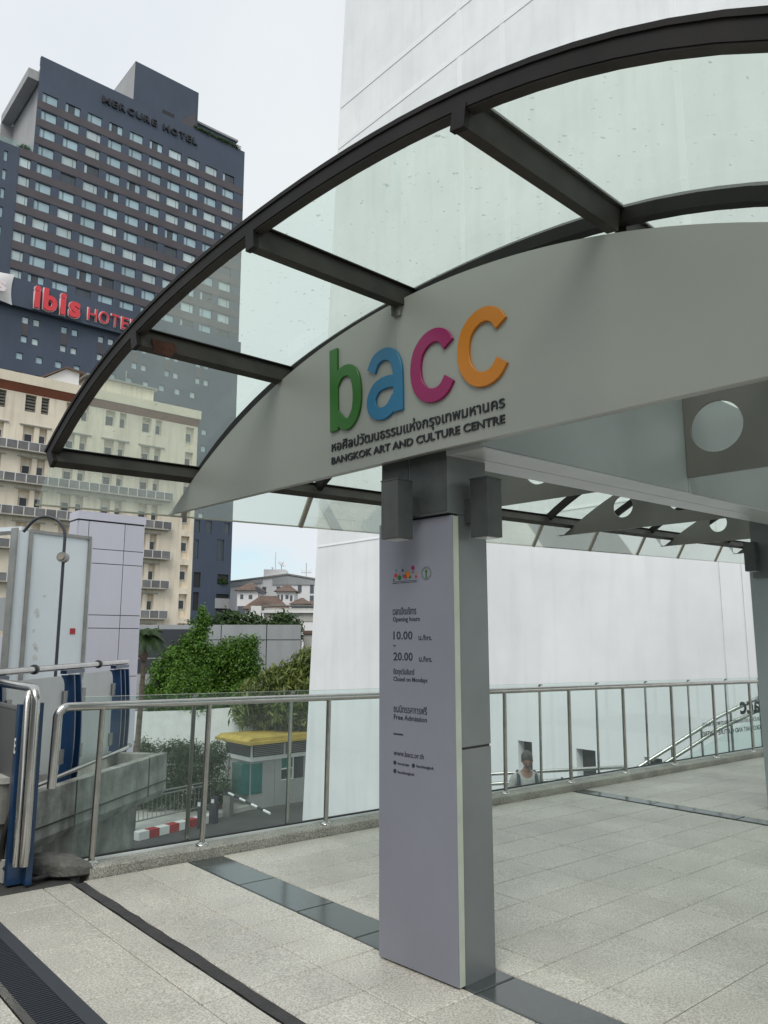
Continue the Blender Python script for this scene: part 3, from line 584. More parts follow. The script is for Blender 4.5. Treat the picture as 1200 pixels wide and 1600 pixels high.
# ================================================================== HOTEL TOWER
FT = facade(120); ZG = -5.6
def root_at(fr, x, y, z, name, label, cat, group=None): return root(name, label, cat, fr(x, y, z), group)
tw = root_at(FT, 48, -8, ZG, 'hotel_tower', 'tall charcoal hotel tower with a grid of curtained windows and rooftop block', 'building')
wc = [31.72 + 3.638*i for i in range(10)]; ops = []; rows_z = [88.87 - 3.13*i for i in range(11)]
for i, z1 in enumerate(rows_z):
    for a in wc: ops.append((a, a+2.42, z1-1.62, z1))
    if i >= 4: ops.append((29.12, 30.84, z1-1.62, z1))
    if i >= 4: ops.append((26.85, 27.42, z1-1.7, z1)); 
low = []
for kx in range(6):
    a = 31.42 + 5.83*kx
    for j, zt in enumerate((50.45, 47.4, 38.3, 35.3, 26.3, 23.3)):
        low += [(a, a+.93, zt-1.05, zt), (a+1.63, a+2.56, zt-1.05, zt)]
for kx in range(11):
    a = 30.95 + 2.87*kx
    for j, zt in enumerate((44.6, 41.6, 32.3, 29.2)): low.append((a, a+.98, zt-1.05, zt))
low = [o for o in low if o[1] < 64]
low += [(61.7,62.6,19.9,22),(63.65,64.85,19.9,22.1),(67.25,68.4,20.0,22.1),(66.0,67.4,15.2,19.0),(61.75,62.5,15.3,18.6)]
voids = [(66.35,68.5,11.2,12.9),(66.2,68.7,8.75,9.45),(66.2,68.75,6.2,6.9),(61.8,63.1,10.4,13.0),(61.8,62.9,6.5,9.6)]
g = MB(); g.wall(FT, 29.02, 68.95, 55.9, 77.7, [o for o in ops if o[0] > 29 and o[3] < 77.7], .25, 'tower'); g.build('wall', tw)
g = MB(); g.wall(FT, 31.05, 68.95, 77.7, 95.1, [o for o in ops if o[0] > 31 and o[3] > 77.7], .25, 'tower'); g.build('wall', tw)
g = MB(); g.wall(FT, 2, 29.02, ZG, 77.7, [o for o in ops if o[1] < 28], .25, 'tower', back=18); g.build('wing', tw)
g = MB(); g.wall(FT, 29.02, 68.95, ZG, 55.9, low + voids, .25, 'tower'); g.build('wall', tw)
g = MB(); g.box(FT, 29.03, 68.95, -.26, -16, ZG, 77.6, 'tower'); g.box(FT, 31.3, 68.95, -.27, -16, 77.61, 93.6, 'tower_side'); g.box(FT, 31.06, 31.6, -.001, -.3, 77.7, 95.1, 'tower'); g.box(FT, 31.06, 68.94, -.3, -.6, 93.6, 95.1, 'tower'); g.build('tower_core', tw)
g = MB(); g.box(FT, 29.4, 31.04, -.3, -15.5, 90.65, 92.3, 'tower_side'); g.build('roof_overhang', tw)
g = MB(); g.box(FT, 29.4, 31.29, -15.0, -15.9, 77.7, 90.64, 'tower_side'); g.build('end_wall', tw)
g = MB(); g.box(FT, 46.7, 59.0, -.4, -12, 95.0, 103.0, 'tower'); g.build('roof_block', tw)
g = MB(); g.box(FT, 46.69, 46.70, -.5, -11.9, 95.1, 102.9, 'tower_side'); g.build('roof_block_lit_side', tw)  # thin pale sheet: light on this side put into the colour
g = MB(); g.box(FT, 52.1, 54.4, -.39, -.45, 95.0, 96.2, 'rubber'); g.build('vent', tw)
g = MB(); g.prism(FT, [(55.2,95.15),(58.6,95.15),(58.6,98.8)], -.395, -.30, 'spandrel'); g.build('stair_screen', tw)
g = MB(); g.box(FT, 59.0, 68.3, -2.5, -14, 93.6, 98.3, 'tower'); g.box(FT, 59.0, 68.7, -2.2, -14.2, 98.3, 98.7, 'tower_side'); g.build('set_back_block', tw)
for i, z1 in enumerate(rows_z):
    z0 = z1 - 1.62 - 1.41
    x0 = 29.05 if i >= 3 else 31.08
    g = MB(); g.box(FT, x0, 68.93, .0, .06, z0+.03, z1-1.65, 'spandrel'); g.build('spandrel_band', tw)
# windows: three kinds of curtain
def cmat(name, c, rough=.22): return mat(name, c, rough, var=.12, scale=.7, rnd=.16, spec=.6)
M['curt'] = cmat('curtain_window', (.36,.50,.56)); M['curt2'] = cmat('curtain_window_pale', (.50,.60,.62)); M['dglass'] = cmat('bare_window', (.045,.06,.075), .12)
def tower_window(wd, ht, variant):
    g = MB(); t = .05
    g.box(WORLD, 0, wd, 0, .06, 0, t, 'mullf'); g.box(WORLD, 0, wd, 0, .06, ht-t, ht, 'mullf'); g.box(WORLD, 0, t, 0, .06, t, ht-t, 'mullf'); g.box(WORLD, wd-t, wd, 0, .06, t, ht-t, 'mullf')
    if wd > 1.2:
        for mx_ in ((.70,.76) if variant % 2 == 0 else (.25,)):
            g.box(WORLD, wd*mx_-.03, wd*mx_+.03, 0, .055, t, ht-t, 'mullf')
    fo = g.build('f', loc=(0,0,0)); g = MB()
    pm_ = ['curt','curt2','curt','dglass'][variant % 4]
    if variant == 4: g.box(WORLD, t, wd*.35, 0, .03, t, ht-t, 'curt'); g.box(WORLD, wd*.35, wd*.8, 0, .02, t, ht-t, 'dglass'); g.box(WORLD, wd*.8, wd-t, 0, .03, t, ht-t, 'curt')
    elif variant == 5: g.box(WORLD, t, wd*.8, 0, .02, t, ht-t, 'dglass'); g.box(WORLD, wd*.8, wd-t, 0, .03, t, ht-t, 'curt2')
    else: g.box(WORLD, t, wd-t, 0, .03, t, ht-t, pm_)
    po = g.build('p', loc=(0,0,0)); r = (fo.data, po.data); bpy.data.objects.remove(fo); bpy.data.objects.remove(po); return r
WROT = Matrix(((rh.x, -bh.x, 0), (rh.y, -bh.y, 0), (0, 0, 1)))
# facade axes are left handed, so windows are mirrored along x: use rotation about z with x = -rh
ang = math.atan2(-rh.y, -rh.x)
WM = {}
def place_window(par, fr_T, a, b_, z0, z1, depth, variant, name='window'):
    k = (round(b_-a, 2), round(z1-z0, 2), variant)
    if k not in WM: WM[k] = tower_window(b_-a, z1-z0, variant)
    fo = bpy.data.objects.new(name, WM[k][0]); COL.objects.link(fo); fo.parent = par
    fo.location = fr_T(b_, -depth, z0) - wloc(par); fo.rotation_euler = (0, 0, ang)
    po = bpy.data.objects.new('pane', WM[k][1]); COL.objects.link(po); po.parent = fo; return fo
for i, z1 in enumerate(rows_z):
    for j, a in enumerate(wc):
        v = random.choices([0,1,2,4,5,3], [30,26,22,8,7,5])[0]
        if j > 5 and i > 6: v = random.choice([0,3,4,5,1])
        place_window(tw, FT, a, a+2.42, z1-1.62, z1, .24, v)
    if i >= 4: place_window(tw, FT, 29.12, 30.84, z1-1.62, z1, .24, 1); place_window(tw, FT, 26.85, 27.42, z1-1.7, z1, .24, 0)
for o_ in low: place_window(tw, FT, o_[0], o_[1], o_[2], o_[3], .24, random.choice([0,1,2]) if o_[3] > 23 else random.choice([3,3,0]))
for o_ in voids: g = MB(); g.box(FT, o_[0]+.01, o_[1]-.01, -.249, -.2, o_[2]+.01, o_[3]-.01, 'rubber'); g.build('opening', tw)
for o_ in low[:72:2]:
    if abs((o_[3]-50.45) % 12.15) < .2 or True:
        g = MB(); g.box(FT, o_[0], o_[1], .0, .03, o_[2]-1.9, o_[2]-.05, 'spandrel'); 
        if o_[3] in (50.45, 38.3, 26.3): g.build('brown_panel', tw)
g = MB(); g.box(FT, 66.0, 68.9, .001, .05, 7.0, 8.7, 'tower_side'); g.build('pale_panel', tw)
# sign band and lettering
g = MB(); g.box(FT, 2, 68.9, 0.001, 1.0, 51.45, 55.85, 'tower'); g.build('sign_band', tw)
def ftext(fr, body, s0, s1, z0, z1, m, out_, depth, bold, par, name): return text(body, fr(s0, out_, z0), fr.x, ZZ, (s1-s0), (z1-z0), m, depth, bold, name, par)
sgn = root_at(FT, 45, .1, 91.6, 'roof_lettering', 'dark hotel name letters on the tower parapet', 'sign')
def letters(fr, word, s0, s1, z0, z1, m, out_, depth, bold, par, name='letter', gap=.28, under=None, ub=0):
    """each letter its own object; widths from a table"""
    W_ = {'M':1.15,'I':.32,'i':.42,'b':1.0,'s':.86,'C':1.0,'E':.8,'L':.76,'O':1.1,'H':.98,'T':.9,'U':1.0,'R':.92,' ':.45}
    tot = sum(W_[c] for c in word) + gap*(len(word)-1); k = (s1-s0)/tot; x = s0
    for c in word:
        wd = W_[c]*k
        if c != ' ':
            zt = z0 + (z1-z0)*(.74 if c == 's' else 1)
            if under: o2 = ftext(fr, c, x-.1, x+wd+.1, z0-.1, zt+.1, under, out_, depth, ub, par, name); 
            ftext(fr, c, x, x+wd, z0, zt, m, out_+(depth*1.1 if under else 0), depth, bold, par, name)
        x += wd + gap*k
letters(FT, 'MERCURE HOTEL', 41.15, 58.85, 91.75, 93.0, 'black', .05, .25, .02, sgn)
sg2 = root_at(FT, 40, 1.2, 51.5, 'red_hotel_sign', 'red outlined hotel letters on the dark band across the tower', 'sign')
letters(FT, 'ibis', 32.5, 39.45, 51.75, 55.3, 'ibisred', 1.05, .3, .035, sg2, gap=.25, under='ibiswhite', ub=.055)
letters(FT, 'HOTEL', 40.75, 48.9, 52.2, 54.2, 'ibisred', 1.05, .2, .0, sg2, gap=.3, under='ibiswhite', ub=.02)
cs = root_at(FT, 26, 1.2, 51.2, 'cushion_sign', 'pale cushion shaped sign at the end of the dark band', 'sign')
g = MB(); N_ = 14; x0, x1, z0, z1 = 21.0, 29.55, 51.3, 56.2
def cp(u, v_): 
    cx, cz = (x0+x1)/2, (z0+z1)/2; a, c = u*2-1, v_*2-1
    return FT(cx + (x1-x0)/2*a*(1-.07*(1-c*c)), 1.1+.9*(1-a*a)*(1-c*c), cz + (z1-z0)/2*c*(1-.16*(1-a*a)))
vs = [cp(i/N_, j/N_) for j in range(N_+1) for i in range(N_+1)]
g.add(vs, [(j*(N_+1)+i, j*(N_+1)+i+1, (j+1)*(N_+1)+i+1, (j+1)*(N_+1)+i) for j in range(N_) for i in range(N_)], 'cushion', False, True); g.build('cushion', cs)
letters(FT, 'ibis', 22.3, 28.3, 52.6, 54.9, 'ibiswhite', 2.05, .1, .03, cs, gap=.25)
# ================================================================== BEIGE APARTMENT BLOCK
KB = 68/60; FB = Fr(bh*68 + ZZ*(1.55*(1-KB)), rh*KB, -bh, ZZ*KB)
bb = root('apartment_block', 'weathered beige apartment block with grey grille balconies and white window frames', 'building', FB(18, -6, -4.76))
cols = [4.0, 7.1, 10.2, 13.3, 16.4, 19.45, 22.55, 25.65]; ops = []; wins = []; louv = []
for p in cols:
    for a, b_ in ((p, p+.80), (p+1.17, p+1.75)):
        ops.append((a, b_, 18.62, 19.95)); (louv if p < 19 else wins).append((a+.05, b_-.05, 18.72 if p > 19 else 18.66, 19.55 if p > 19 else 19.9))
        for r_ in range(8):
            zt = 17.52 - 2.45*r_; ops.append((a, b_, zt-1.35, zt)); wins.append((a+.16 if a == p else a+.02, b_-.05, zt-1.33, zt-.55))
for r_ in range(9):
    zt = 19.85 - 2.45*r_ if r_ == 0 else 17.62-2.45*(r_-1)
    ops.append((29.60, 30.38, zt-1.95 if r_ else 18.0, zt)); wins.append((29.68, 30.12 + .12, zt-1.28, zt-.5))
g = MB(); g.wall(FB, 2.0, 30.72, -4.76, 20.2, ops, .40, 'beige', back=11); g.build('wall', bb)
g = MB(); g.box(FB, 1.9, 30.80, .45, -11.1, 20.62, 21.38, 'beige_top'); g.build('parapet', bb)
g = MB(); g.prism(Fr(FB(0,0,0), FB.y, FB.x, FB.z), [(.001,20.0),(.40,20.6),(.001,20.6)], 1.95, 30.75, 'brown_tile'); g.build('cornice', bb)
def beige_window(a, b_, z0, z1, arch=False):
    w_, h_ = b_-a, z1-z0; k = ('b', round(w_, 2), round(h_, 2))
    if k not in WM:
        g = MB(); t = .045; sc = KB; W2, H2 = w_*sc, h_*sc
        g.box(WORLD, 0, W2, 0, .07, 0, t*1.2, 'whitep'); g.box(WORLD, 0, W2, 0, .07, H2-t, H2, 'whitep'); g.box(WORLD, 0, t, 0, .07, t*1.2, H2-t, 'whitep'); g.box(WORLD, W2-t, W2, 0, .07, t*1.2, H2-t, 'whitep')
        fo = g.build('f', loc=(0,0,0)); g = MB(); g.box(WORLD, t, W2-t, 0, .03, t, H2-t, 'glassdark'); po = g.build('p', loc=(0,0,0)); WM[k] = (fo.data, po.data); bpy.data.objects.remove(fo); bpy.data.objects.remove(po)
    fo = bpy.data.objects.new('window', WM[k][0]); COL.objects.link(fo); fo.parent = bb; fo.location = FB(b_, -.385, z0) - bb.location; fo.rotation_euler = (0,0,ang)
    po = bpy.data.objects.new('pane', WM[k][1]); COL.objects.link(po); po.parent = fo
for w_ in wins:
    if w_[0] > 12 : beige_window(*w_)
for a, b_, z0, z1 in louv:
    if a < 12: continue
    g = MB(); g.box(FB, a, b_, -.39, -.3, z0, z1, 'rubber')
    for i in range(5): z_ = z0 + (z1-z0)*i/5; g.box(FB, a, b_, -.3, -.22, z_+.03, z_+.17, 'louvre')
    g.build('louvre', bb)
cage0 = None; wp0 = None; ncage = 0
for r_ in range(7):
    zt = 16.18 - 2.45*r_
    g = MB(); g.box(FB, 6.0, 28.45, .002, .62, zt-.72, zt-.66, 'concrete_l'); bal = g.build('balcony', bb)
    n = int((28.45-6.0)/.78)
    for i in range(n+1):
        x = 28.45 - .78*i
        if cage0 is None:
            g = MB(); g.box(FB, 28.45-.74, 28.45-.04, .56, .60, zt-.62, zt-.04, 'cage'); cage0 = g.build('grille_panel', bal, loc=FB(28.45, .6, zt))
            g = MB(); g.box(FB, 28.45-.04, 28.45, .55, .625, zt-.66, zt, 'whitep'); g.box(FB, 28.45-.78, 28.45-.04, .56, .615, zt-.04, zt, 'whitep'); wp0 = g.build('balcony_post', bal, loc=FB(28.45, .6, zt))
            continue
        for src in (cage0, wp0):
            if x < 12.5: continue
            o = src.copy(); COL.objects.link(o); o.parent = bal; o.location = FB(x, .6, zt) - wloc(bal)
    g = MB(); g.box(FB, 28.41, 28.45, .002, .55, zt-.62, zt-.02, 'cage'); g.build('side_grille', bal)
for p in cols[3:]:
    for r_ in range(8):
        zt = 17.52 - 2.45*r_; g = MB(); g.box(FB, p-.28, p+2.05, .002, .12, zt+.03, zt+.11, 'concrete_l'); g.build('window_hood', bb)
g = MB(); g.box(FB, 21.6, 27.2, -1.8, -6, 21.3, 23.0, 'beige'); g.box(FB, 21.3, 27.5, -1.5, -6.3, 23.0, 23.15, 'alu'); g.build('roof_room', bb)
g = MB(); g.prism(FB, [(17.6,21.3),(20.6,21.3),(20.6,22.9),(19.6,23.0),(17.6,21.6)], -1.2, -5, 'farwhite'); g.build('stair_hut', bb)
g = MB(); g.prism(FB, [(17.3,21.62),(19.5,23.12),(21.0,22.95),(21.0,22.83),(19.5,22.98),(17.3,21.5)], -.9, -5.2, 'roof'); g.build('hut_roof', bb)
for x in (23.6, 25.1): g = MB(); g.tube([FB(x, -3, 23.1), FB(x, -3, 24.6)], .05, 'alu', 6); g.build('roof_pipe', bb)
# ================================================================== LILAC LIFT TOWER, LIGHT BOX, GOOSENECK
LT = Fr(Vector((-9.65, 24, 0)), rh, -bh, ZZ)
lt = root('lift_tower', 'lilac clad square tower with panel joints beside the light box', 'building', LT(1, -1, ZG))
Lw = 2.18
g = MB(); g.box(LT, .01, Lw-.01, -.02, -.7, ZG, 5.5, 'substrate'); g.build('core', lt)
zs = [ZG, -4, -2.2, -.6, .4, 1.92, 2.33, 3.96, 4.42, 5.30]; xs = [0, .32, 1.50, Lw]
for i in range(3):
    for j in range(9):
        g = MB(); g.box(LT, xs[i]+.012, xs[i+1]-.012, -.02, .03, zs[j]+.012, zs[j+1]-.012, 'lilac'); g.build('panel', lt)
for j in range(9): g = MB(); g.box(LT, -.04, .01, -.02, -.68, zs[j]+.012, zs[j+1]-.012, 'lilac'); g.build('side_panel', lt)
g = MB(); g.box(LT, -.05, Lw+.02, .05, -.72, 5.34, 5.60, 'lilac'); g.build('cornice', lt)
a_ = math.degrees(math.atan2(1.0, 1.4))
LB = Fr(Vector((-6.49, 14, 0)), (math.sin(R_(35)), math.cos(R_(35)), 0), (math.cos(R_(35)), -math.sin(R_(35)), 0), ZZ)
lb = root('light_box', 'tall white unlit advertising light box in a metal frame with a small red sticker', 'light box', LB(.7, -.2, -1))
g = MB(); g.box(LB, .04, 1.20, -.02, -.15, -1.0, 3.50, 'lightbox'); g.build('face', lb)
g = MB(); g.box(LB, -.25, -.02, -.02, -.15, -1.0, 3.52, 'lightbox'); g.build('narrow_face', lb)
for x0_, x1_ in ((-.29,-.252), (-.03,.04), (1.20,1.26)): g = MB(); g.box(LB, x0_, x1_, .02, -.17, -1.0, 3.56, 'alu'); g.build('frame_post', lb)
g = MB(); g.box(LB, .04, 1.20, .01, -.16, 3.50, 3.56, 'alu'); g.build('top_frame', lb)
g = MB(); g.box(LB, 1.262, 1.33, -.05, -.14, -1.0, 3.45, 'lightbox'); g.build('side_face', lb)
g = MB(); g.box(LB, .93, 1.04, -.0195, -.012, 1.66, 1.77, 'red'); g.build('sticker', lb)
for (x, z, s_) in ((.36,2.35,.03),(.24,2.05,.05),(.26,1.98,.04),(.2,1.72,.035),(.25,1.45,.05),(.28,1.38,.04),(.26,1.22,.05),(.15,.98,.05)):
    g = MB(); P = [LB(x + s_*random.uniform(.6,1.4)*math.cos(a), -.0194, z + s_*random.uniform(.6,1.6)*math.sin(a)) for a in np.linspace(0, 5.6, 9)]; g.quad(P, 'lens'); g.build('smudge', lb)
gn = root('gooseneck_pole', 'slim dark pole bent over at the top with a round fitting', 'pole', (-5.45, 12.6, -1))
pts = [Vector((-5.32, 12.7, -1)), Vector((-5.32, 12.7, 3.1))] + [Vector((-5.32 - .34 + .34*math.cos(a), 12.7, 3.25 + .34*math.sin(a))) for a in np.linspace(0, math.pi*.72, 9)] + [Vector((-6.02, 12.7, 3.33))]
g = MB(); g.tube(pts, .026, 'slate', 10); g.build('pole', gn); g = MB(); g.tube([Vector((-5.32, 12.62, 2.90)), Vector((-5.32, 12.74, 2.90))], [.085,.085], 'alu', 18); g.tube([Vector((-5.32, 12.60, 2.90)), Vector((-5.32, 12.63, 2.90))], [.045,.045], 'mullion', 14); g.build('round_fitting', gn)
sh_ = root('shelter', 'pale blue roof edge and grey box of a shelter beside the light box', 'shelter', (-9.5, 16, -1))
g = MB(); g.prism(WORLD, [(-12,3.55),(-7.72,3.86),(-7.72,3.94),(-12,3.70)], 16.2, 16.7, 'lightbox'); g.build('roof', sh_)
g = MB(); g.box(WORLD, -12, -7.75, 16.6, 16.9, 1.75, 2.45, 'greywall'); g.build('box', sh_); g = MB(); g.box(WORLD, -12, -7.7, 16.5, 17, 1.0, 1.62, 'lilac'); g.build('low_panel', sh_)
for x in (-9.6, -7.9): g = MB(); g.box(WORLD, x, x+.12, 16.95, 17.1, -1, 3.6, 'slate'); g.build('post', sh_)
# ================================================================== BLUE STATION RAIL ON ITS CONCRETE TROUGH
TR = az(Vector((-2.80, 6.2, 0)), 10.8)                # x forward along the edge, y to the left
tr = root('concrete_trough', 'stained concrete walkway edge beam with a pier under it', 'beam', TR(1, .5, -5.6))
Ltr = 2.45
g = MB(); g.prism(TR, [(.0,.35),(.0,-.02),(.05,-.10),(.22,-.14),(1.6,-.14),(1.6,.06),(.14,.06),(.10,.35)], -2.6, Ltr, 'concrete', plane='yz'); g.build('edge_beam', tr)
g = MB(); g.box(TR, Ltr-.12, Ltr-.002, .101, 1.5, .061, .345, 'concrete'); g.build('end_wall', tr)
for x in (-.6, .75, 2.05): g = MB(); g.box(TR, x, x+.015, -.004, .0, -.03, .355, 'rubber'); g.build('joint', tr)
g = MB(); g.box(TR, -2.5, Ltr-.15, .26, 1.5, -5.6, -.141, 'concrete'); g.build('pier', tr)
g = MB(); g.box(TR, -2.6, Ltr, -.012, -.001, .065, .075, 'rubber'); g.build('drip_line', tr)
def fin(fr, x, y, name, par, z0=.05, z1=1.22):
    g = MB(); n = 12; poly = []
    for i in range(n+1): z_ = z0 + (z1-z0)*i/n; poly.append((y-.05-.035*math.sin(math.pi*i/n), z_))
    for i in range(n, -1, -1): z_ = z0 + (z1-z0)*i/n; poly.append((y+.07+.05*math.sin(math.pi*i/n), z_))
    g.prism(fr, poly, x-.012, x+.012, 'navy', plane='yz'); return g.build(name, par)
BR = Fr(Vector((-3.0, 6.0, 0)), (0,1,0), (-1,0,0), ZZ)   # x forward, y to the left
br = root('station_railing', 'blue finned railing with off-white rounded panels and a steel handrail', 'railing', BR(1, 0, .05))
g = MB(); g.tube([BR(-1.2, 0, 1.30), BR(3.12, 0, 1.30)], .028, 'steel', 14); g.build('handrail', br)
for x in (-.05, .08, 1.48, 1.64, 2.78, 2.92, 3.06): fin(BR, x, 0, 'fin', br)
for x in (0.0, 1.56, 2.9): g = MB(); g.box(BR, x-.22, x+.22, -.03, .03, 1.235, 1.268, 'navy'); g.build('rail_bracket', br)
for x in (.72, 2.22): g = MB(); g.tube([BR(x-.015, 0, 1.30), BR(x+.015, 0, 1.30)], .042, 'slate', 14); g.build('clamp', br)
def rpanel(fr, x0, x1, z0, z1, y, r_, m, name, par, th=.01):
    poly = []
    for cx, cz, a0 in ((x1-r_, z1-r_, 0), (x0+r_, z1-r_, 90), (x0+r_, z0+r_, 180), (x1-r_, z0+r_, 270)):
        for k in range(6): a = R_(a0 + 90*k/5); poly.append((cx + r_*math.cos(a), cz + r_*math.sin(a)))
    g = MB(); g.prism(fr, poly, y, y+th, m); return g.build(name, par)
for x0_, x1_ in ((-1.1,-.2), (.24,1.36), (1.78,2.66)):
    p = rpanel(BR, x0_, x1_, .30, 1.22, -.01, .12, 'offwhite', 'rounded_panel', br)
    for xx in (x0_-.03, x1_-.05):
        for zz in (.42, .95): g = MB(); g.box(BR, xx, xx+.09, -.03, -.011, zz, zz+.13, 'alu'); g.build('clip', p)
for zz, rr in ((.22,.022), (.36,.022)):
    g = MB(); g.tube([BR(-1.1, -.12, zz), BR(2.9, -.12, zz), BR(3.12, -.09, zz), BR(3.18, .02, zz), BR(3.16, .2, zz)], rr, 'steel_dull', 10); g.build('lower_pipe', br)
# nearer end of the same kind of railing
NF = Fr(Vector((-2.36, 5.3, 0)), bh, rh, ZZ)            # x away to the left, y along the rail
nr = root('end_gate_post', 'chrome pipe bent over a navy end post with a grey board behind', 'railing', NF(0, 0, .0))
fz = floor_z(-2.36, 5.3)
pp = Vector((-2.34, 5.3, 0)); left = bh
pts = [pp + ZZ*.10, pp + ZZ*1.14] + [pp + left*(.09-.09*math.cos(a)) + ZZ*(1.14+.09*math.sin(a)) for a in np.linspace(.2, math.pi/2, 6)] + [pp + left*2.4 + ZZ*1.23]
g = MB(); g.tube(pts, .030, 'steel', 16); g.build('pipe', nr)
g = MB(); pts2 = [p + rh*(-.045) + left*.03 for p in pts[:2]] + [pp + rh*(-.02) + left*(.08) + ZZ*1.20]; g.tube(pts2, .022, 'steel', 14); g.build('pipe', nr)
g = MB(); g.box(NF, .0, .13, .035, .075, fz+.005, 1.13, 'navy'); g.box(NF, .07, .13, -.06, .034, fz+.005, 1.12, 'navy'); g.build('end_post', nr)
g = MB(); g.box(NF, .132, 2.5, -.045, -.01, .12, 1.10, 'panelgrey'); g.box(NF, .134, 2.5, -.05, -.046, 1.08, 1.10, 'alu'); g.build('board', nr)
g = MB(); g.box(NF, .17, 2.5, -.06, .10, fz, .11, 'concrete_l'); g.build('plinth', nr)
text('E', NF(.120, -.0615, .80), -bh, ZZ, .03, .10, 'whitep', .001, .02, 'sticker', nr)
# rubble lump and cables beside the post
lp = root('concrete_lump', 'broken grey lump of mortar at the railing foot with a black cable loop', 'rubble', DECK(1.95, 5.62, 0))
g = MB(); rr_ = random.Random(3); n = 9; rings = []
for k in range(5):
    x = 1.78 + .30*k/4; ra = [.06,.09,.10,.09,.05][k]
    rings.append([DECK(x + rr_.uniform(-.01,.01) + .05*k*.3, 5.85 - .085*k*1.0 + ra*1.3*math.cos(2*math.pi*j/n), max(.0, .055 + ra*math.sin(2*math.pi*j/n)*rr_.uniform(.85,1.1))) for j in range(n)])
g.add([v for r_ in rings for v in r_], [(i*n+j, i*n+(j+1) % n, (i+1)*n+(j+1) % n, (i+1)*n+j) for i in range(4) for j in range(n)] + [tuple(range(n)), tuple(4*n+j for j in range(n-1,-1,-1))], 'lump'); g.build('mortar', lp)
g = MB(); c0 = DECK(1.72, 5.72, .30); g.tube([c0 + r3*.08*math.cos(a) + n3*.24*math.sin(a) + b3*.05*math.sin(2*a) for a in np.linspace(0, 5.6, 22)], .018, 'rubber', 8); g.build('cable', lp)
g = MB(); g.tube([DECK(1.66,5.72,.1), DECK(1.72,5.66,.02), DECK(1.83,5.6,.02), DECK(1.95,5.62,.03)], .016, 'rubber', 8); g.build('cable', lp)
g = MB(); g.box(DECK, 1.62, 1.82, 5.78, 5.95, .36, .62, 'concrete'); g.build('junction_box', lp); g = MB(); g.box(DECK, 1.60, 1.90, 5.76, 5.98, .621, .66, 'concrete_l'); g.build('box_lid', lp)
# ================================================================== GROUND LEVEL: booth, barrier, kerb, hedge, walls
FBo = facade(29.6)
bo = root('guard_booth', 'small grey guard booth with a yellow roof and teal window', 'booth', FBo(19.5, -1.2, ZG))
bops = [(19.86, 21.05, -4.55, -3.60)]
g = MB(); g.wall(FBo, 18.3, 22.0, ZG, -3.45, bops + [(19.5,19.52,ZG,-3.7)], .08, 'booth', back=2.2); g.build('wall', bo)
g = MB(); g.box(FBo, 18.25, 22.05, .03, -2.25, -3.62, -3.45, 'whitep'); g.build('band', bo)
g = MB(); g.box(FBo, 18.3, 22.0, .0, -2.2, -3.45, -2.95, 'slate'); g.build('louvre_box', bo)
for a, c in ((18.40, 19.95), (20.05, 21.9)):
    g = MB()
    for i in range(6): g.box(FBo, a, c, .001, .035, -3.40+.075*i, -3.36+.075*i, 'alu')
    g.build('louvre', bo)
for x in (18.28, 19.97, 21.95): g = MB(); g.box(FBo, x-.03, x+.05, .001, .05, -3.45, -2.95, 'whitep'); g.build('frame', bo)
g = MB(); g.box(FBo, 17.85, 22.4, .55, -2.4, -2.86, -2.74, 'yellow'); g.prism(FBo, [(17.85,-2.74),(22.4,-2.74),(22.1,-2.60),(18.1,-2.60)], .4, -2.3, 'yellow'); g.build('roof', bo)
g = MB(); g.box(FBo, 17.9, 18.30, -.1, -.9, -4.95, -3.7, 'teal'); g.build('bay_window', bo)
g = MB(); g.box(FBo, 18.31, 18.85, .002, .03, -4.95, -3.7, 'teal'); g.build('window', bo)
g = MB(); g.box(FBo, 19.88, 20.45, -.07, -.03, -4.05, -3.62, 'teal'); g.box(FBo, 20.49, 21.03, -.07, -.03, -4.53, -3.62, 'glassdark'); g.box(FBo, 19.90, 20.2, -.07, -.03, -4.53, -4.1, 'glassdark'); g.build('window', bo)
g = MB(); g.box(FBo, 19.86, 20.49, -.02, .02, -4.10, -4.05, 'whitep'); g.box(FBo, 20.45, 20.49, -.02, .02, -4.55, -3.6, 'whitep'); g.box(FBo, 19.86, 20.49, -.02, .02, -4.56, -4.52, 'whitep'); g.build('window_frame', bo)
ba = root('barrier_gate', 'white and dark striped barrier arm on a grey post', 'barrier', FBo(17.9, 1.3, ZG))
bp = Vector((-6.42, 33.2, 0))
g = MB(); g.box(az(bp, 20), -.16, .16, -.16, .16, ZG, ZG+.85, 'alu'); g.build('post', ba); g = MB(); g.box(az(bp, 20), -.18, .18, -.18, .18, ZG+.852, ZG+1.02, 'slate'); g.build('head', ba)
a0 = bp + Vector((.05,-.2,ZG+.95)); a1 = Vector((-4.55, 31, -5.33+.0))
a1 = Vector((-4.38, 31.0, -5.02))
for k in range(7):
    g = MB(); g.tube([a0.lerp(a1, k/7), a0.lerp(a1, (k+1)/7)], .05, 'whitep' if k % 2 == 0 else 'slate', 8); g.build('arm_section', ba)
for (px_, py_, hh, lab) in ((-7.1, 31.2, 1.05, 'slim dark ticket machine post beside the kerb'), (-6.75, 32.0, 1.0, 'wider dark ticket machine post with a pale screen')):
    o = root('ticket_post', lab, 'ticket machine', (px_, py_, ZG), 'ticket machines at the barrier'); fr = az(Vector((px_, py_, 0)), 20); wd = .07 if px_ < -7 else .15
    g = MB(); g.box(fr, -.10, .10, -wd, wd, ZG, ZG+hh, 'slate'); g.build('cabinet', o); g = MB(); g.box(fr, -.12, -.101, -.06, .06, ZG+hh*.78, ZG+hh*.92, 'whitep'); g.build('screen', o)
tcn = root('traffic_cone', 'red traffic cone standing behind the ticket machines', 'cone', (-6.95, 34.0, ZG)); c0 = Vector((-6.95, 34.0, 0))
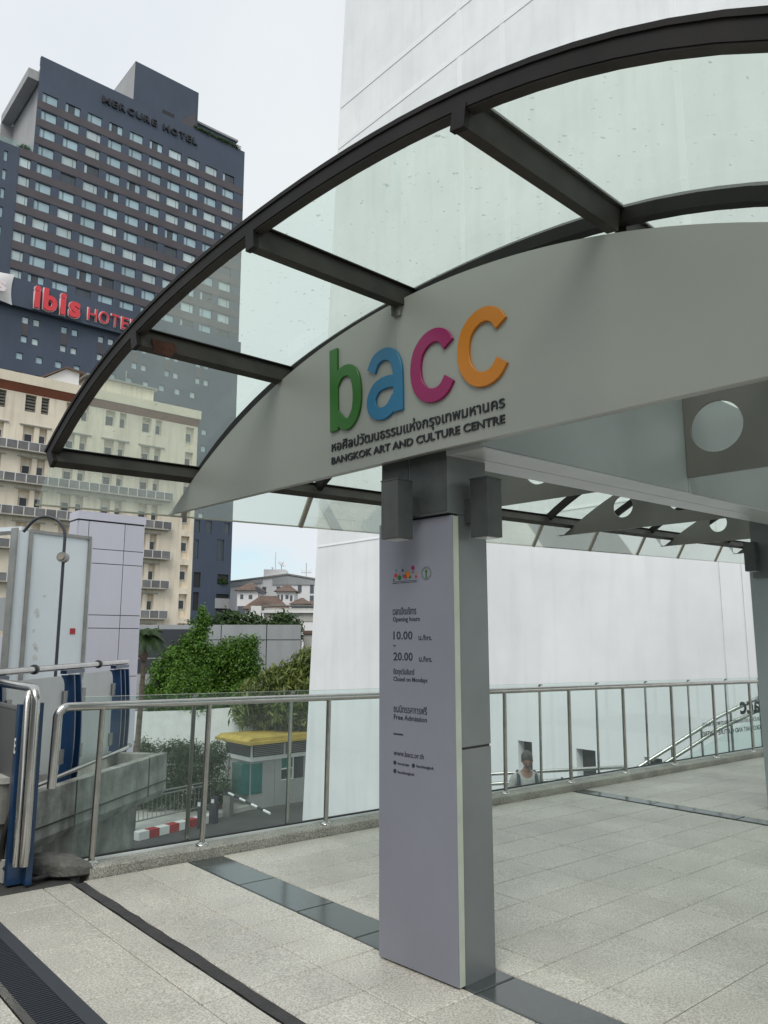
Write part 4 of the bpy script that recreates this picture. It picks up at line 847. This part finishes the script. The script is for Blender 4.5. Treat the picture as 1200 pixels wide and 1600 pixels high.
g = MB(); g.tube([c0+ZZ*(ZG+.03), c0+ZZ*(ZG+.6)], [.16,.03], 'red', 14); g.build('cone', tcn); g = MB(); g.box(az(c0, 10), -.25, .25, -.25, .25, ZG, ZG+.03, 'red'); g.build('base', tcn)
kb = root('painted_kerb', 'red and white painted kerb beside the driveway', 'kerb', rh*14+bh*28+ZZ*ZG)
k0, k1 = rh*12.6+bh*27.85, rh*16.2+bh*28.75; dk = (k1-k0).normalized(); fk = Fr(k0, dk, Vector((-dk.y, dk.x, 0)), ZZ); nk = 8; lk = (k1-k0).length/nk
for i in range(nk): g = MB(); g.box(fk, i*lk+.004, (i+1)*lk-.004, 0, .35, ZG, ZG+.28, 'red' if i in (1, 3, 5) else 'whitep'); g.build('kerb_block', kb)
fe = root('steel_fence', 'low grey steel fence with thin bars behind the painted kerb', 'fence', k0 + ZZ*ZG)
for z_ in (.45, 1.25, 1.38): g = MB(); g.tube([fk(-.5,.9,ZG+z_), fk(5.0,.9,ZG+z_)], .03, 'alu', 8); g.build('rail', fe)
for i in range(26): g = MB(); g.tube([fk(-.4+.21*i,.9,ZG+.45), fk(-.4+.21*i,.9,ZG+1.24)], .014, 'alu', 6); g.build('bar', fe)
g = MB(); g.box(fk, -3, 6.2, .36, 3.5, ZG, ZG+.18, 'concrete_l'); g.build('verge', kind='structure')
cw = root('curved_wall', 'white curved boundary wall behind the hedge', 'wall', (-6, 37, ZG))
pts = [(-16,36.5), (-12.5,37.2), (-9,37.6), (-6,37.4), (-3.2,36.6), (-1.8,35.5)]; zt = [-1.9,-1.85,-1.75,-1.55,-1.3,-1.2]
g = MB(); vs = []
for (x, y), z_ in zip(pts, zt): vs += [Vector((x,y,ZG)), Vector((x,y,z_)), Vector((x,y+.3,z_)), Vector((x,y+.3,ZG))]
g.add(vs, [(4*i+j, 4*i+(j+1) % 4, 4*i+4+(j+1) % 4, 4*i+4+j) for i in range(5) for j in range(4)], 'whitep'); g.build('wall', cw)
gw = root('panel_wall', 'grey clad wall of large panels seen over the trees', 'wall', (-10, 45, ZG))
for k, (x0_, x1_) in enumerate(((-20.5,-16.8),(-16.75,-13.1),(-13.05,-9.45),(-9.40,-6.82),(-6.77,-4.82))):
    g = MB(); g.box(WORLD, x0_, x1_, 45, 45.1, 1.58, 2.42, 'greywall'); g.build('panel', gw); g = MB(); g.box(WORLD, x0_, x1_, 45.03, 45.1, -2.5, 1.54, 'greywall'); g.build('panel', gw)
g = MB(); g.box(WORLD, -20.5, -4.84, 45.11, 45.4, ZG, 2.38, 'slate'); g.build('backing', gw)
nb = root('low_brick_house', 'small weathered wall and gate at the end of the grey panel wall', 'house', (-4.2, 46, ZG))
g = MB(); g.box(WORLD, -4.75, -2.2, 46, 48, ZG, 1.9, 'concrete_l'); g.build('wall', nb); g = MB(); g.box(WORLD, -4.8, -2.1, 45.9, 48.1, 1.91, 2.1, 'roof'); g.build('eave', nb)
# landing, person and stair beyond the railing
ld = root('stair_landing', 'lower stair landing with steel handrails seen through the railing glass', 'stairs', DECK(10, 8, -2.0))
g = MB(); g.box(DECK, 5.0, 10.8, 6.1, 9.4, -2.05, -1.9, 'concrete_l'); g.build('landing', ld)
g = MB(); g.add([Vector(v) for v in ((4.2,12.9,-1.95),(8.2,12.9,.35),(8.2,14.6,.35),(4.2,14.6,-1.95),(4.2,12.9,-2.15),(8.2,12.9,.15),(8.2,14.6,.15),(4.2,14.6,-2.15))], [(0,1,2,3),(7,6,5,4),(0,4,5,1),(3,2,6,7),(0,3,7,4),(1,5,6,2)], 'concrete_l'); g.build('ramp', ld)
for dz in (0, -.16):
    g = MB(); g.tube([Vector((1.0,13.5,-.72+dz)), Vector((4.1,13.5,-.56+dz))], .03, 'steel', 10); g.build('handrail', ld)
    g = MB(); g.tube([Vector((3.9,13.0,-.63+dz)), Vector((4.6,13.0,-.22+dz*1.2)), Vector((5.5,13.0,.31+dz*1.2)), Vector((6.6,13.0,.80+dz*1.2))], .032, 'steel', 10); g.build('handrail', ld)
for x in (1.4, 2.2, 3.0, 3.8): g = MB(); g.tube([Vector((x,13.5,-2.0)), Vector((x,13.5,-.73))], .02, 'steel_dull', 8); g.build('baluster', ld)
for x, z_ in ((4.7,-.2),(5.2,.1),(5.7,.38),(6.2,.6)): g = MB(); g.tube([Vector((x,13.0,z_-1.3)), Vector((x,13.0,z_))], .02, 'steel_dull', 8); g.build('baluster', ld)
g = MB(); g.quad([Vector((3.9,13.02,-1.7)), Vector((6.6,13.02,-.5)), Vector((6.6,13.02,.55)), Vector((3.9,13.02,-.85))], 'rail_glass'); g.build('glass_panel', ld)
# ---- person
def skin_body(name, nodes, edges, radii, m, parent, sub=2, rt=0):
    me = bpy.data.meshes.new(name); off = wloc(parent); me.from_pydata([tuple(Vector(v)-off) for v in nodes], edges, []); o = bpy.data.objects.new(name, me); COL.objects.link(o)
    md = o.modifiers.new('s', 'SKIN'); 
    if not me.skin_vertices: bpy.context.view_layer.objects.active = o; me.attributes  # layer is made by the modifier
    for i, r_ in enumerate(radii): me.skin_vertices[0].data[i].radius = (r_, r_) if not isinstance(r_, tuple) else r_
    me.skin_vertices[0].data[rt].use_root = True
    sm_ = o.modifiers.new('u', 'SUBSURF'); sm_.levels = sub; sm_.render_levels = sub
    dg = bpy.context.evaluated_depsgraph_get(); dg.update(); m2 = bpy.data.meshes.new_from_object(o.evaluated_get(dg)); bpy.data.objects.remove(o)
    m2.materials.clear(); m2.materials.append(M[m]); 
    for p in m2.polygons: p.use_smooth = True
    o = bpy.data.objects.new(name, m2); COL.objects.link(o); o.parent = parent; return o
PB = Vector((2.13, 12.0, -1.87)); pe = root('person', 'person in a grey shirt with backpack straps looking down on the stair landing', 'person', PB)
try:
    X = lambda x, y, z: PB + Vector((x, y, z))          # facing the camera (-y); height 1.68
    nodes = [X(0,0,.92), X(0,0,1.10), X(0,-.01,1.30), X(0,-.01,1.42), X(0,-.05,1.50), X(0,-.09,1.57),
             X(-.17,0,1.38), X(-.24,.0,1.12), X(-.20,-.16,.93), X(-.08,-.26,1.02), X(.17,0,1.38), X(.24,0,1.12), X(.20,-.16,.93), X(.08,-.26,1.02),
             X(-.09,0,.86), X(-.10,-.02,.48), X(-.10,.03,.08), X(-.11,-.12,.03), X(.09,0,.86), X(.10,-.05,.48), X(.10,.0,.08), X(.11,-.15,.03)]
    edges = [(0,1),(1,2),(2,3),(3,4),(4,5),(3,6),(6,7),(7,8),(8,9),(3,10),(10,11),(11,12),(12,13),(0,14),(14,15),(15,16),(16,17),(0,18),(18,19),(19,20),(20,21)]
    rad = [.14,.135,.155,.09,.055,.06,.07,.048,.038,.028,.07,.048,.038,.028,.085,.06,.042,.035,.085,.06,.042,.035]
    skin_body('body', nodes, edges, rad, 'skin', pe)
    sh = [X(0,0,.90), X(0,0,1.10), X(0,-.01,1.30), X(0,-.02,1.45), X(-.175,0,1.375), X(-.235,0,1.18), X(.175,0,1.375), X(.235,0,1.18)]
    skin_body('shirt', sh, [(0,1),(1,2),(2,3),(3,4),(4,5),(3,6),(6,7)], [.16,.155,.175,.088,.085,.066,.085,.066], 'shirt', pe)
    skin_body('trousers', [X(0,0,.90), X(-.09,0,.84), X(-.10,-.02,.48), X(-.10,.03,.12), X(.09,0,.84), X(.10,-.05,.48), X(.10,0,.12)], [(0,1),(1,2),(2,3),(0,4),(4,5),(5,6)], [.15,.10,.075,.065,.10,.075,.065], 'trouser', pe)
    # head: ellipsoid with nose, brow and ears, tipped down
    def ell(c, rx, ry, rz, m, g, n=14, tilt=0, half=False, shape=None):
        vs = []; 
        for i in range(n+1):
            th = math.pi*i/n
            for j in range(2*n):
                ph = math.pi*j/n; v = Vector((rx*math.sin(th)*math.cos(ph), ry*math.sin(th)*math.sin(ph), rz*math.cos(th)))
                if shape: v = shape(v)
                v.rotate(Matrix.Rotation(tilt, 3, 'X')); vs.append(c + v)
        g.add(vs, [(i*2*n+j, i*2*n+(j+1) % (2*n), (i+1)*2*n+(j+1) % (2*n), (i+1)*2*n+j) for i in range(n) for j in range(2*n)], m, False, True)
    def face(v):
        v = v.copy()
        if v.z < 0: v.x *= 1 + v.z*2.2; 
        if v.y < -.06 and abs(v.x) < .02 and -.05 < v.z < .02: v.y -= .02
        return v
    hc = X(0,-.11,1.655); g = MB(); ell(hc, .077, .098, .118, 'skin', g, tilt=R_(28), shape=face); ell(hc+Vector((-.078,.0,-.005)), .012,.02,.03,'skin',g,6); ell(hc+Vector((.078,0,-.005)), .012,.02,.03,'skin',g,6); g.build('head', pe)
    g = MB(); ell(hc+Vector((0,-.002,.040)), .086, .104, .102, 'hair', g, tilt=R_(28), shape=lambda v: v*(1+.03*math.sin(60*v.x)*math.cos(50*v.z))); g.build('hair', pe)
    g = MB(); ell(hc+Vector((-.028,-.092,-.035)), .011,.006,.006,'rubber',g,6); ell(hc+Vector((.028,-.092,-.035)), .011,.006,.006,'rubber',g,6); g.build('eyes', pe)
    for sx in (-1, 1):
        g = MB(); g.tube([X(sx*.12,.12,1.40), X(sx*.125,.02,1.475), X(sx*.13,-.10,1.42), X(sx*.135,-.165,1.28), X(sx*.15,-.14,1.12), X(sx*.17,-.02,1.02)], [.026]*6, 'strap', 8); g.build('backpack_strap', pe)
    g = MB(); ell(X(0,.24,1.22), .15,.11,.24,'strap',g,10); g.build('backpack', pe)
    g = MB(); g.box(az(X(0,-.28,1.03), 90), -.01, .01, -.04, .04, -.07, .07, 'slate'); g.build('phone', pe)
except Exception as ex_: print('person failed', ex_)
# ================================================================== VEGETATION
def leaves(name, parent, centers, radii, n, size, m, squash=1.0, shell=.55, long=1.0, droop=0.0, seed=1, kind=None):
    rg = np.random.default_rng(seed); C = np.array(centers); Rr = np.array(radii); pw = Rr**2; idx = rg.choice(len(C), n, p=pw/pw.sum())
    d = rg.normal(size=(n,3)); d /= np.linalg.norm(d, axis=1)[:,None]; rad = (shell + (1-shell)*rg.random(n)**.6) * (1 + .16*rg.normal(size=n)); P = C[idx] + d*(rad*Rr[idx])[:,None]*np.array([1,1,squash])
    # clump leaves into sprigs
    sp = rg.integers(0, max(1, n//9), n); off = rg.normal(size=(max(1, n//9), 3))*.05; P = P + off[sp]*2
    nn = d*.6 + rg.normal(size=(n,3))*.55 + np.array([0,0,.5]); nn /= np.linalg.norm(nn, axis=1)[:,None]
    t = np.cross(nn, rg.normal(size=(n,3))); t /= np.linalg.norm(t, axis=1)[:,None]; t[:,2] -= droop; b_ = np.cross(nn, t); s = size*(.6 + .8*rg.random(n))
    t *= (s*long)[:,None]; b_ *= (s*.42)[:,None]
    V = np.stack([P - t, P + b_*.9 - t*.1 + nn*(s*.08)[:,None], P + t, P - b_*.9 - t*.1 + nn*(s*.08)[:,None]], 1).reshape(-1, 3) - np.array(wloc(parent)) if parent is not None else None
    me = bpy.data.meshes.new(name); me.vertices.add(4*n); me.vertices.foreach_set('co', V.ravel()); me.loops.add(4*n); me.loops.foreach_set('vertex_index', np.arange(4*n, dtype=np.int32))
    me.polygons.add(n); me.polygons.foreach_set('loop_start', np.arange(0, 4*n, 4, dtype=np.int32)); me.polygons.foreach_set('loop_total', np.full(n, 4, dtype=np.int32)); me.materials.append(M[m]); me.update(); me.validate()
    o = bpy.data.objects.new(name, me); COL.objects.link(o); o.parent = parent
    if kind: o['kind'] = kind
    return o
def trunk(par, base, tips, r0, m='bark'):
    g = MB(); base = Vector(base); fork = base.lerp(sum((Vector(t) for t in tips), Vector())/len(tips), .45); fork.x = base.x*.6 + fork.x*.4
    g.tube([base, base.lerp(fork, .5) + Vector((.08,.05,0)), fork], [r0, r0*.8, r0*.65], m, 8); g.build('trunk', par)
    for t in tips:
        t = Vector(t); g = MB(); mid = fork.lerp(t, .5) + Vector((random.uniform(-.2,.2), random.uniform(-.2,.2), .25)); g.tube([fork, mid, t], [r0*.5, r0*.3, r0*.08], m, 6); g.build('branch', par)
def blobs(c, ext, n, r, seed):
    rg = np.random.default_rng(seed); out = []
    while len(out) < n:
        p = rg.uniform(-1, 1, 3)
        if (p**2).sum() < 1: out.append((c[0]+p[0]*ext[0], c[1]+p[1]*ext[1], c[2]+p[2]*ext[2]))
    return out, [r*rg.uniform(.6, 1.25) for _ in range(n)]
def sc_(c, k): return [(p[0]*k, p[1]*k, 1.55+(p[2]-1.55)*k) for p in c]
k1 = 40/27
t1 = root('leafy_tree', 'dense bright green broadleaf tree rising behind the white curved wall', 'tree', (-9.4, 40, ZG))
c, r_ = blobs((-6.2, 27, -.4), (2.0, 1.3, 1.35), 60, .55, 3); c += [(-6.35,26.6,1.4),(-6.3,26.7,1.9),(-6.2,26.6,2.25),(-6.5,26.8,1.1),(-6.0,26.7,.9),(-4.7,26.8,1.0),(-4.55,26.8,1.45),(-4.9,26.8,.6),(-7.6,26.7,.5),(-7.9,27,-.2),(-6.25,26.6,2.55),(-6.7,26.8,1.5),(-5.5,26.7,.9),(-7.0,26.8,1.0),(-4.5,26.8,.1),(-7.6,27,-1.0),(-4.9,26.9,1.3),(-5.3,26.8,1.25),(-7.3,26.9,.9),(-4.6,26.9,.7)]; r_ += [.42,.34,.24,.5,.42,.42,.26,.5,.4,.45,.14,.32,.4,.4,.45,.5,.4,.42,.4,.4]
leaves('crown', t1, sc_(c, k1), [v*k1 for v in r_], 120000, .088, 'leaf', seed=4, shell=.25); trunk(t1, (-9.4, 40, ZG), sc_([(-6.3,26.8,1.8), (-7.6,27,0), (-4.9,27,.8), (-5.8,27.3,.2)], k1), .2)
t2 = root('feathery_tree', 'feathery olive green tree arching over the booth roof', 'tree', (-3.6, 39, ZG)); k2 = 36.5/30
c, r_ = blobs((-4.1, 30.5, -.75), (1.7, .9, .85), 40, .5, 9); c += [(-2.75,30.2,.6),(-2.9,30.4,.2),(-3.3,30.4,-.1),(-2.75,30,1.0),(-2.75,30.2,-.4),(-5.3,30.3,-1.2),(-3.6,30.4,-1.5),(-4.6,30.6,-1.6),(-2.9,30.2,-1.3),(-3.4,30.4,.3),(-3.7,30.3,-.1),(-3.1,30.3,.75),(-3.9,30.3,.2),(-4.4,30.4,0)]; r_ += [.4,.5,.5,.22,.45,.5,.45,.4,.45,.4,.45,.4,.4,.4]
c = sc_(c, k2); leaves('crown', t2, c, [v*k2 for v in r_], 52000, .085, 'leaf2', long=1.8, droop=.5, seed=10, shell=.15); trunk(t2, (-3.6, 39.2, ZG), sc_([(-2.8,30.5,.4), (-4.2,30.5,-.6), (-5.4,30.5,-1.1)], k2), .15)
t3 = root('dark_crown_fill', 'dark foliage added to fill the shaded lower part of the bright tree', 'tree', (-12.0, 43, ZG)); k3 = 43/31  # added dark crown, stands in for shade low in the bright tree
c, r_ = blobs((-7.0, 31, -1.3), (3.0, .9, 1.0), 34, .6, 5); leaves('crown', t3, sc_(c, k3), [v*k3 for v in r_], 40000, .10, 'leaf3', seed=11, shell=.2); trunk(t3, (-12, 43, ZG), sc_([(-8.5,31,-.8), (-6.5,31,-1.0)], k3), .18)
cc_ = [FT(58.6+.45*i, -.2, 95.35) for i in range(21)]; leaves('planter_foliage', tw, [tuple(v) for v in cc_], [.5]*21, 2500, .16, 'leaf3', seed=41, kind='stuff')
cc_ = [FT(29.3+.35*i, -.9, 78.1) for i in range(5)]; leaves('planter_foliage', tw, [tuple(v) for v in cc_], [.6,.8,.9,.7,.5], 900, .16, 'leaf3', seed=42, kind='stuff')
cc_ = [FT(66.8+.35*i, -.1, 11.7) for i in range(4)]; leaves('planter_foliage', tw, [tuple(v) for v in cc_], [.5]*4, 700, .16, 'leaf3', seed=43, kind='stuff')
g = MB(); g.box(FT, 29.5, 31.0, -.2, -.25, 77.8, 78.9, 'rail_glass'); g.build('glass_parapet', tw); g = MB(); g.box(FT, 2, 29.0, -.2, -.25, 77.8, 78.7, 'rail_glass'); g.build('glass_parapet', tw)
hd = root('clipped_hedge', 'loose green hedge in front of the white curved wall', 'hedge', (-7.6, 33.5, ZG))
c = [(x + random.uniform(-.2,.2), 33.6 + random.uniform(-.3,.3), z_ + random.uniform(-.1,.1)) for x in np.arange(-11.6, -6.8, .42) for z_ in (-3.15, -3.7, -4.3, -4.9)]; leaves('foliage', hd, c, [.42]*len(c), 22000, .06, 'leaf3', long=1.6, seed=21)
g = MB()
for x in np.arange(-11.4, -6, .8): g.tube([Vector((x,33.6,ZG)), Vector((x+.1,33.6,-3.2))], .03, 'bark', 5)
g.build('stems', hd)
bt = root('background_trees', 'row of dark treetops behind the grey panel wall', 'trees', (-12, 60, ZG)); bt['kind'] = 'stuff'
c = [(x + random.uniform(-.5,.5), 60 + random.uniform(-1,1), 2.4 + random.uniform(-.4,.5)) for x in np.arange(-14, -6.4, .8)] + [(-7.2,57,2.6)]; leaves('crown', bt, c, [1.0]*len(c), 6000, .2, 'leaf3', seed=31, kind='stuff')
g = MB(); g.box(WORLD, -14, -6.4, 60, 60.5, ZG, 1.5, 'bark'); g.build('stems', bt, kind='stuff')
pm_ = root('palm_tree', 'small palm with drooping fronds beside the lilac tower', 'palm', (-9.3, 30, ZG))
pts = [(-9.35,30,ZG), (-9.3,30,-2.5), (-9.22,30,.2), (-9.2,30,1.1)]; g = MB(); g.tube([Vector(p) for p in pts], [.13,.11,.09,.10], 'bark', 10); g.tube([Vector((-9.2,30,1.1)), Vector((-9.2,30,1.7))], [.07,.05], 'leaf3', 8); g.build('trunk', pm_)
g = MB(); ell_c = Vector((-9.2, 29.9, .95)); g.tube([ell_c + Vector((0,0,-.2)), ell_c, ell_c + Vector((0,0,.15))], [.08,.2,.12], 'roof', 10); g.build('fruit_cluster', pm_)
for k in range(24):
    a = 2*math.pi*k/24 + random.uniform(-.2,.2); rise_ = random.uniform(.1, .95); ln = random.uniform(.75, 1.05); g = MB(); P = []
    for i in range(10): u = i/9; P.append(Vector((-9.2, 30, 1.65)) + Vector((math.cos(a)*ln*u, math.sin(a)*ln*u, rise_*u*1.3 - 1.55*u*u*ln*.75)))
    g.tube(P, [.02*(1-.8*i/9) for i in range(10)], 'leaf3', 5)
    for i in range(1, 10):
        d = (P[i]-P[i-1]).normalized(); sd_ = d.cross(ZZ).normalized(); 
        for q_ in (0, .33, .66):
            p = P[i-1].lerp(P[i], q_)
            for sx in (-1, 1): l_ = .34*math.sin(math.pi*min(1, (i+q_)/10.5))**.6; e = p + (sd_*sx*.85 + d*.5 - ZZ*.35)*l_; g.add([p - d*.025, p + d*.025, e], [(0,1,2)], 'leaf3')
    g.build('frond', pm_)
# dark low wall behind palm and trees (car park screen)
sc_ = root('dark_screen', 'dark grey slatted screen wall behind the palm', 'wall', (-11, 40, ZG))
for k, (z0_, z1_, m_) in enumerate(((ZG,-2.0,'whitep'), (-1.95,-.2,'greywall'), (-.15,.6,'slate'), (.65,2.1,'slate'))): g = MB(); g.box(WORLD, -15, -9.6, 40+.02*k, 40.3, z0_, z1_, m_); g.build('panel', sc_)
# ================================================================== FAR WHITE BUILDINGS (about 150 m off)
FY = lambda y: Fr((0,y,0), (1,0,0), (0,-1,0), ZZ)
fb = root('far_white_block', 'long white building with a shallow pitched roof and dish aerial on top', 'building', (-21, 158, ZG)); F5 = FY(152)
g = MB(); g.prism(F5, [(-31,ZG),(-11.5,ZG),(-11.5,13.2),(-16,14.0),(-19.1,14.4),(-23.4,13.9),(-31,13.0)], 0, -12, 'farwhite'); g.build('wall', fb)
g = MB(); g.prism(F5, [(-31,13.0),(-23.4,13.95),(-19.1,14.55),(-11.5,13.25),(-11.5,13.0),(-19.1,14.25),(-23.4,13.65),(-31,12.7)], .4, .002, 'alu'); g.build('eave', fb)
g = MB(); g.prism(F5, [(-31,12.6),(-24,13.5),(-24,12.7),(-31,11.8)], .02, .3, 'greywall'); g.prism(F5, [(-22,13.6),(-19.1,14.1),(-11.5,12.9),(-11.5,12.3),(-22,12.3)], .02, .2, 'greywall'); g.build('clerestory', fb)
g = MB(); g.box(F5, -23.9, -19.6, -.5, -5, 13.4, 15.4, 'farwhite'); g.build('roof_room', fb)
for x, z0_, z1_ in ((-27.2,10.5,11.6),(-25.2,10.3,11.9),(-24.0,10.4,11.9),(-21.2,10.8,12.0),(-17.0,10.8,12.2),(-14.6,10.6,12.4),(-14.6,8.8,10.2)): g = MB(); g.box(F5, x, x+.75, .001, .05, z0_, z1_, 'farglass'); g.build('window', fb)
def dish(x, y, z, r, tx, lab, dark):
    o = root('satellite_dish', lab, 'satellite dish', (x, y, z)); g = MB(); n = 16; vs = []; nn = Vector((math.sin(tx), -.25, .85)).normalized(); e1 = nn.orthogonal().normalized(); e2 = nn.cross(e1); c0 = Vector((x, y, z+r*.9))
    for k in range(4):
        rr = r*k/3
        for i in range(n): a = 2*math.pi*i/n; vs.append(c0 + (e1*math.cos(a)+e2*math.sin(a))*rr + nn*(rr*rr/r*.35))
    g.add(vs, [(k*n+i, k*n+(i+1) % n, (k+1)*n+(i+1) % n, (k+1)*n+i) for k in range(3) for i in range(n)], 'slate' if dark else 'farwhite', False, True); g.build('reflector', o); g = MB(); g.tube([Vector((x,y,z)), c0], .07, 'alu', 6); g.build('stand', o); g = MB(); g.tube([c0, c0+nn*r*.9], .05, 'alu', 5); g.build('feed', o); return o
dish(-20.6, 154, 15.4, 1.0, .55, 'white satellite dish on the rooftop room of the far building', False)
dish(-22.4, 154, 15.4, .35, .3, 'tiny white dish beside the rooftop mast', False)
ms_ = root('roof_mast', 'thin aerial mast on the far rooftop', 'mast', (-21.8, 154, 15.4)); g = MB(); g.tube([Vector((-21.8,154,15.4)), Vector((-21.8,154,19))], .04, 'alu', 5); g.build('mast', ms_)
an = root('antenna_cluster', 'cluster of aerials on a short pole above the far roof', 'antenna', (-15.6, 154, 13.6)); g = MB(); g.tube([Vector((-15.6,154,13.6)), Vector((-15.6,154,16.8))], .06, 'alu', 5); g.build('pole', an)
for i in range(5): x = -16.5+.45*i; g = MB(); g.tube([Vector((x,154,14.6)), Vector((x,154,15.5))], .05, 'farwhite', 5); g.build('aerial', an)
g = MB(); g.tube([Vector((-16.6,154,14.9)), Vector((-14.6,154,14.9))], .05, 'alu', 5); g.build('crossbar', an)
def hip(fr, x0, x1, y0, y1, z0, z1, ridge, name, par):
    g = MB(); xm0 = x0+(x1-x0)*(.5-ridge/2); xm1 = x0+(x1-x0)*(.5+ridge/2); ym = (y0+y1)/2
    g.add([fr(x0,y0,z0),fr(x1,y0,z0),fr(x1,y1,z0),fr(x0,y1,z0),fr(xm0,ym,z1),fr(xm1,ym,z1)], [(0,1,5,4),(1,2,5),(2,3,4,5),(3,0,4),(0,3,2,1)], 'roof'); return g.build(name, par)
F3 = FY(130); kf = 130/150
S3 = lambda x, z: (x*kf, 1.55+(z-1.55)*kf)
def white_house(label, x0, x1, zt, zr, roofs, wins_, y=0):
    o = root('white_house', label, 'house', F3((x0+x1)/2*kf, y-3, ZG)); a, z1_ = S3(x0, zt); b_, _ = S3(x1, zt)
    g = MB(); g.box(F3, a, b_, y, y-6, ZG, z1_, 'farwhite'); g.build('wall', o)
    for (xa, xb, za, zb_, rg_) in roofs: (a1, z1a) = S3(xa, za); (b1, z1b) = S3(xb, zb_); hip(F3, a1, b1, y+.6, y-6.6, z1a, z1b, rg_, 'roof', o)
    for (xa, xb, za, zb_) in wins_: (a1, z1a) = S3(xa, za); (b1, z1b) = S3(xb, zb_); g = MB(); g.box(F3, a1, b1, y+.001, y+.06, z1a, z1b, 'farglass'); g.build('window', o)
    return o
white_house('white house with a pointed brown turret roof nearest the dark tower', -29.2, -24.9, 11.3, 13.2, [(-29.9,-24.3,11.3,13.3,0)], [(-28.6,-28.0,9.6,10.5),(-26.9,-26.2,9.6,10.4),(-29.1,-27.6,6.4,8.2)], -3)
white_house('white house with a pointed brown turret roof near the white gallery wall', -21.4, -17.9, 11.2, 12.9, [(-22.0,-17.3,11.1,12.9,0)], [(-21.2,-20.8,9.3,10.4),(-20.5,-20.1,9.3,10.4),(-19.6,-19.0,9.6,10.4),(-18.7,-18.2,9.2,10.3)], -3)
white_house('low white house under a long brown hipped roof', -26.3, -18.8, 7.6, 10, [(-27.6,-18.4,7.5,10.2,.35)], [(-24.8,-23.4,6.9,7.3),(-22.3,-21.7,6.1,7.2),(-21.2,-20.7,6.1,7.1),(-20.4,-19.8,6.1,7.1)], 0)
white_house('small white house roofed in brown at the gallery wall', -18.3, -12.5, 8.5, 9.4, [(-18.6,-14.2,8.5,9.9,.1),(-15.5,-12.2,8.4,9.3,.6)], [(-18.0,-12.6,7.5,8.2)], -1)
dish(S3(-24.1,0)[0], 128.5, S3(0,9.4)[1], 1.1, .7, 'large dark satellite dish on the brown hipped roof', True)
br_ = root('far_flyover', 'stained concrete viaduct edge crossing below the white houses', 'viaduct', (-15, 100, ZG)); F1 = FY(100)
g = MB(); g.box(F1, -15.5, -8.2, 0, -4, 3.9, 5.6, 'concrete_l'); g.build('parapet', br_); g = MB(); g.box(F1, -15.8, -8.2, .4, -4, 5.0, 5.3, 'farwhite'); g.build('edge', br_)
g = MB(); g.box(F1, -17.2, -15.9, 0, -1, ZG, 5.9, 'whitep'); g.build('pylon', br_); g = MB(); g.box(F1, -15.7, -8.2, .01, -3, 5.9, 6.0, 'alu'); g.build('handrail', br_)
# far city so the horizon is closed
ci = root('city_block', 'pale grey block of flats on the horizon behind the white houses', 'building', (-60, 300, ZG)); g = MB(); g.box(WORLD, -150, -62, 300, 330, ZG, 14, 'greywall'); g.build('wall', ci)
# ================================================================== STATION BEHIND THE VIEWER (unseen hall, added to shade the sign side)
sb = root('station_shade_hall', 'unseen concrete station hall added behind the walkway to shade the sign', 'building', (-4, -12, ZG))
SB = Fr((0,0,0), ch, wh, ZZ)
g = MB(); g.box(SB, -18, -5.5, -22, 20, ZG, 5.0, 'station'); g.build('hall', sb)
print('objects', len(bpy.data.objects), 'tiles', nt_)
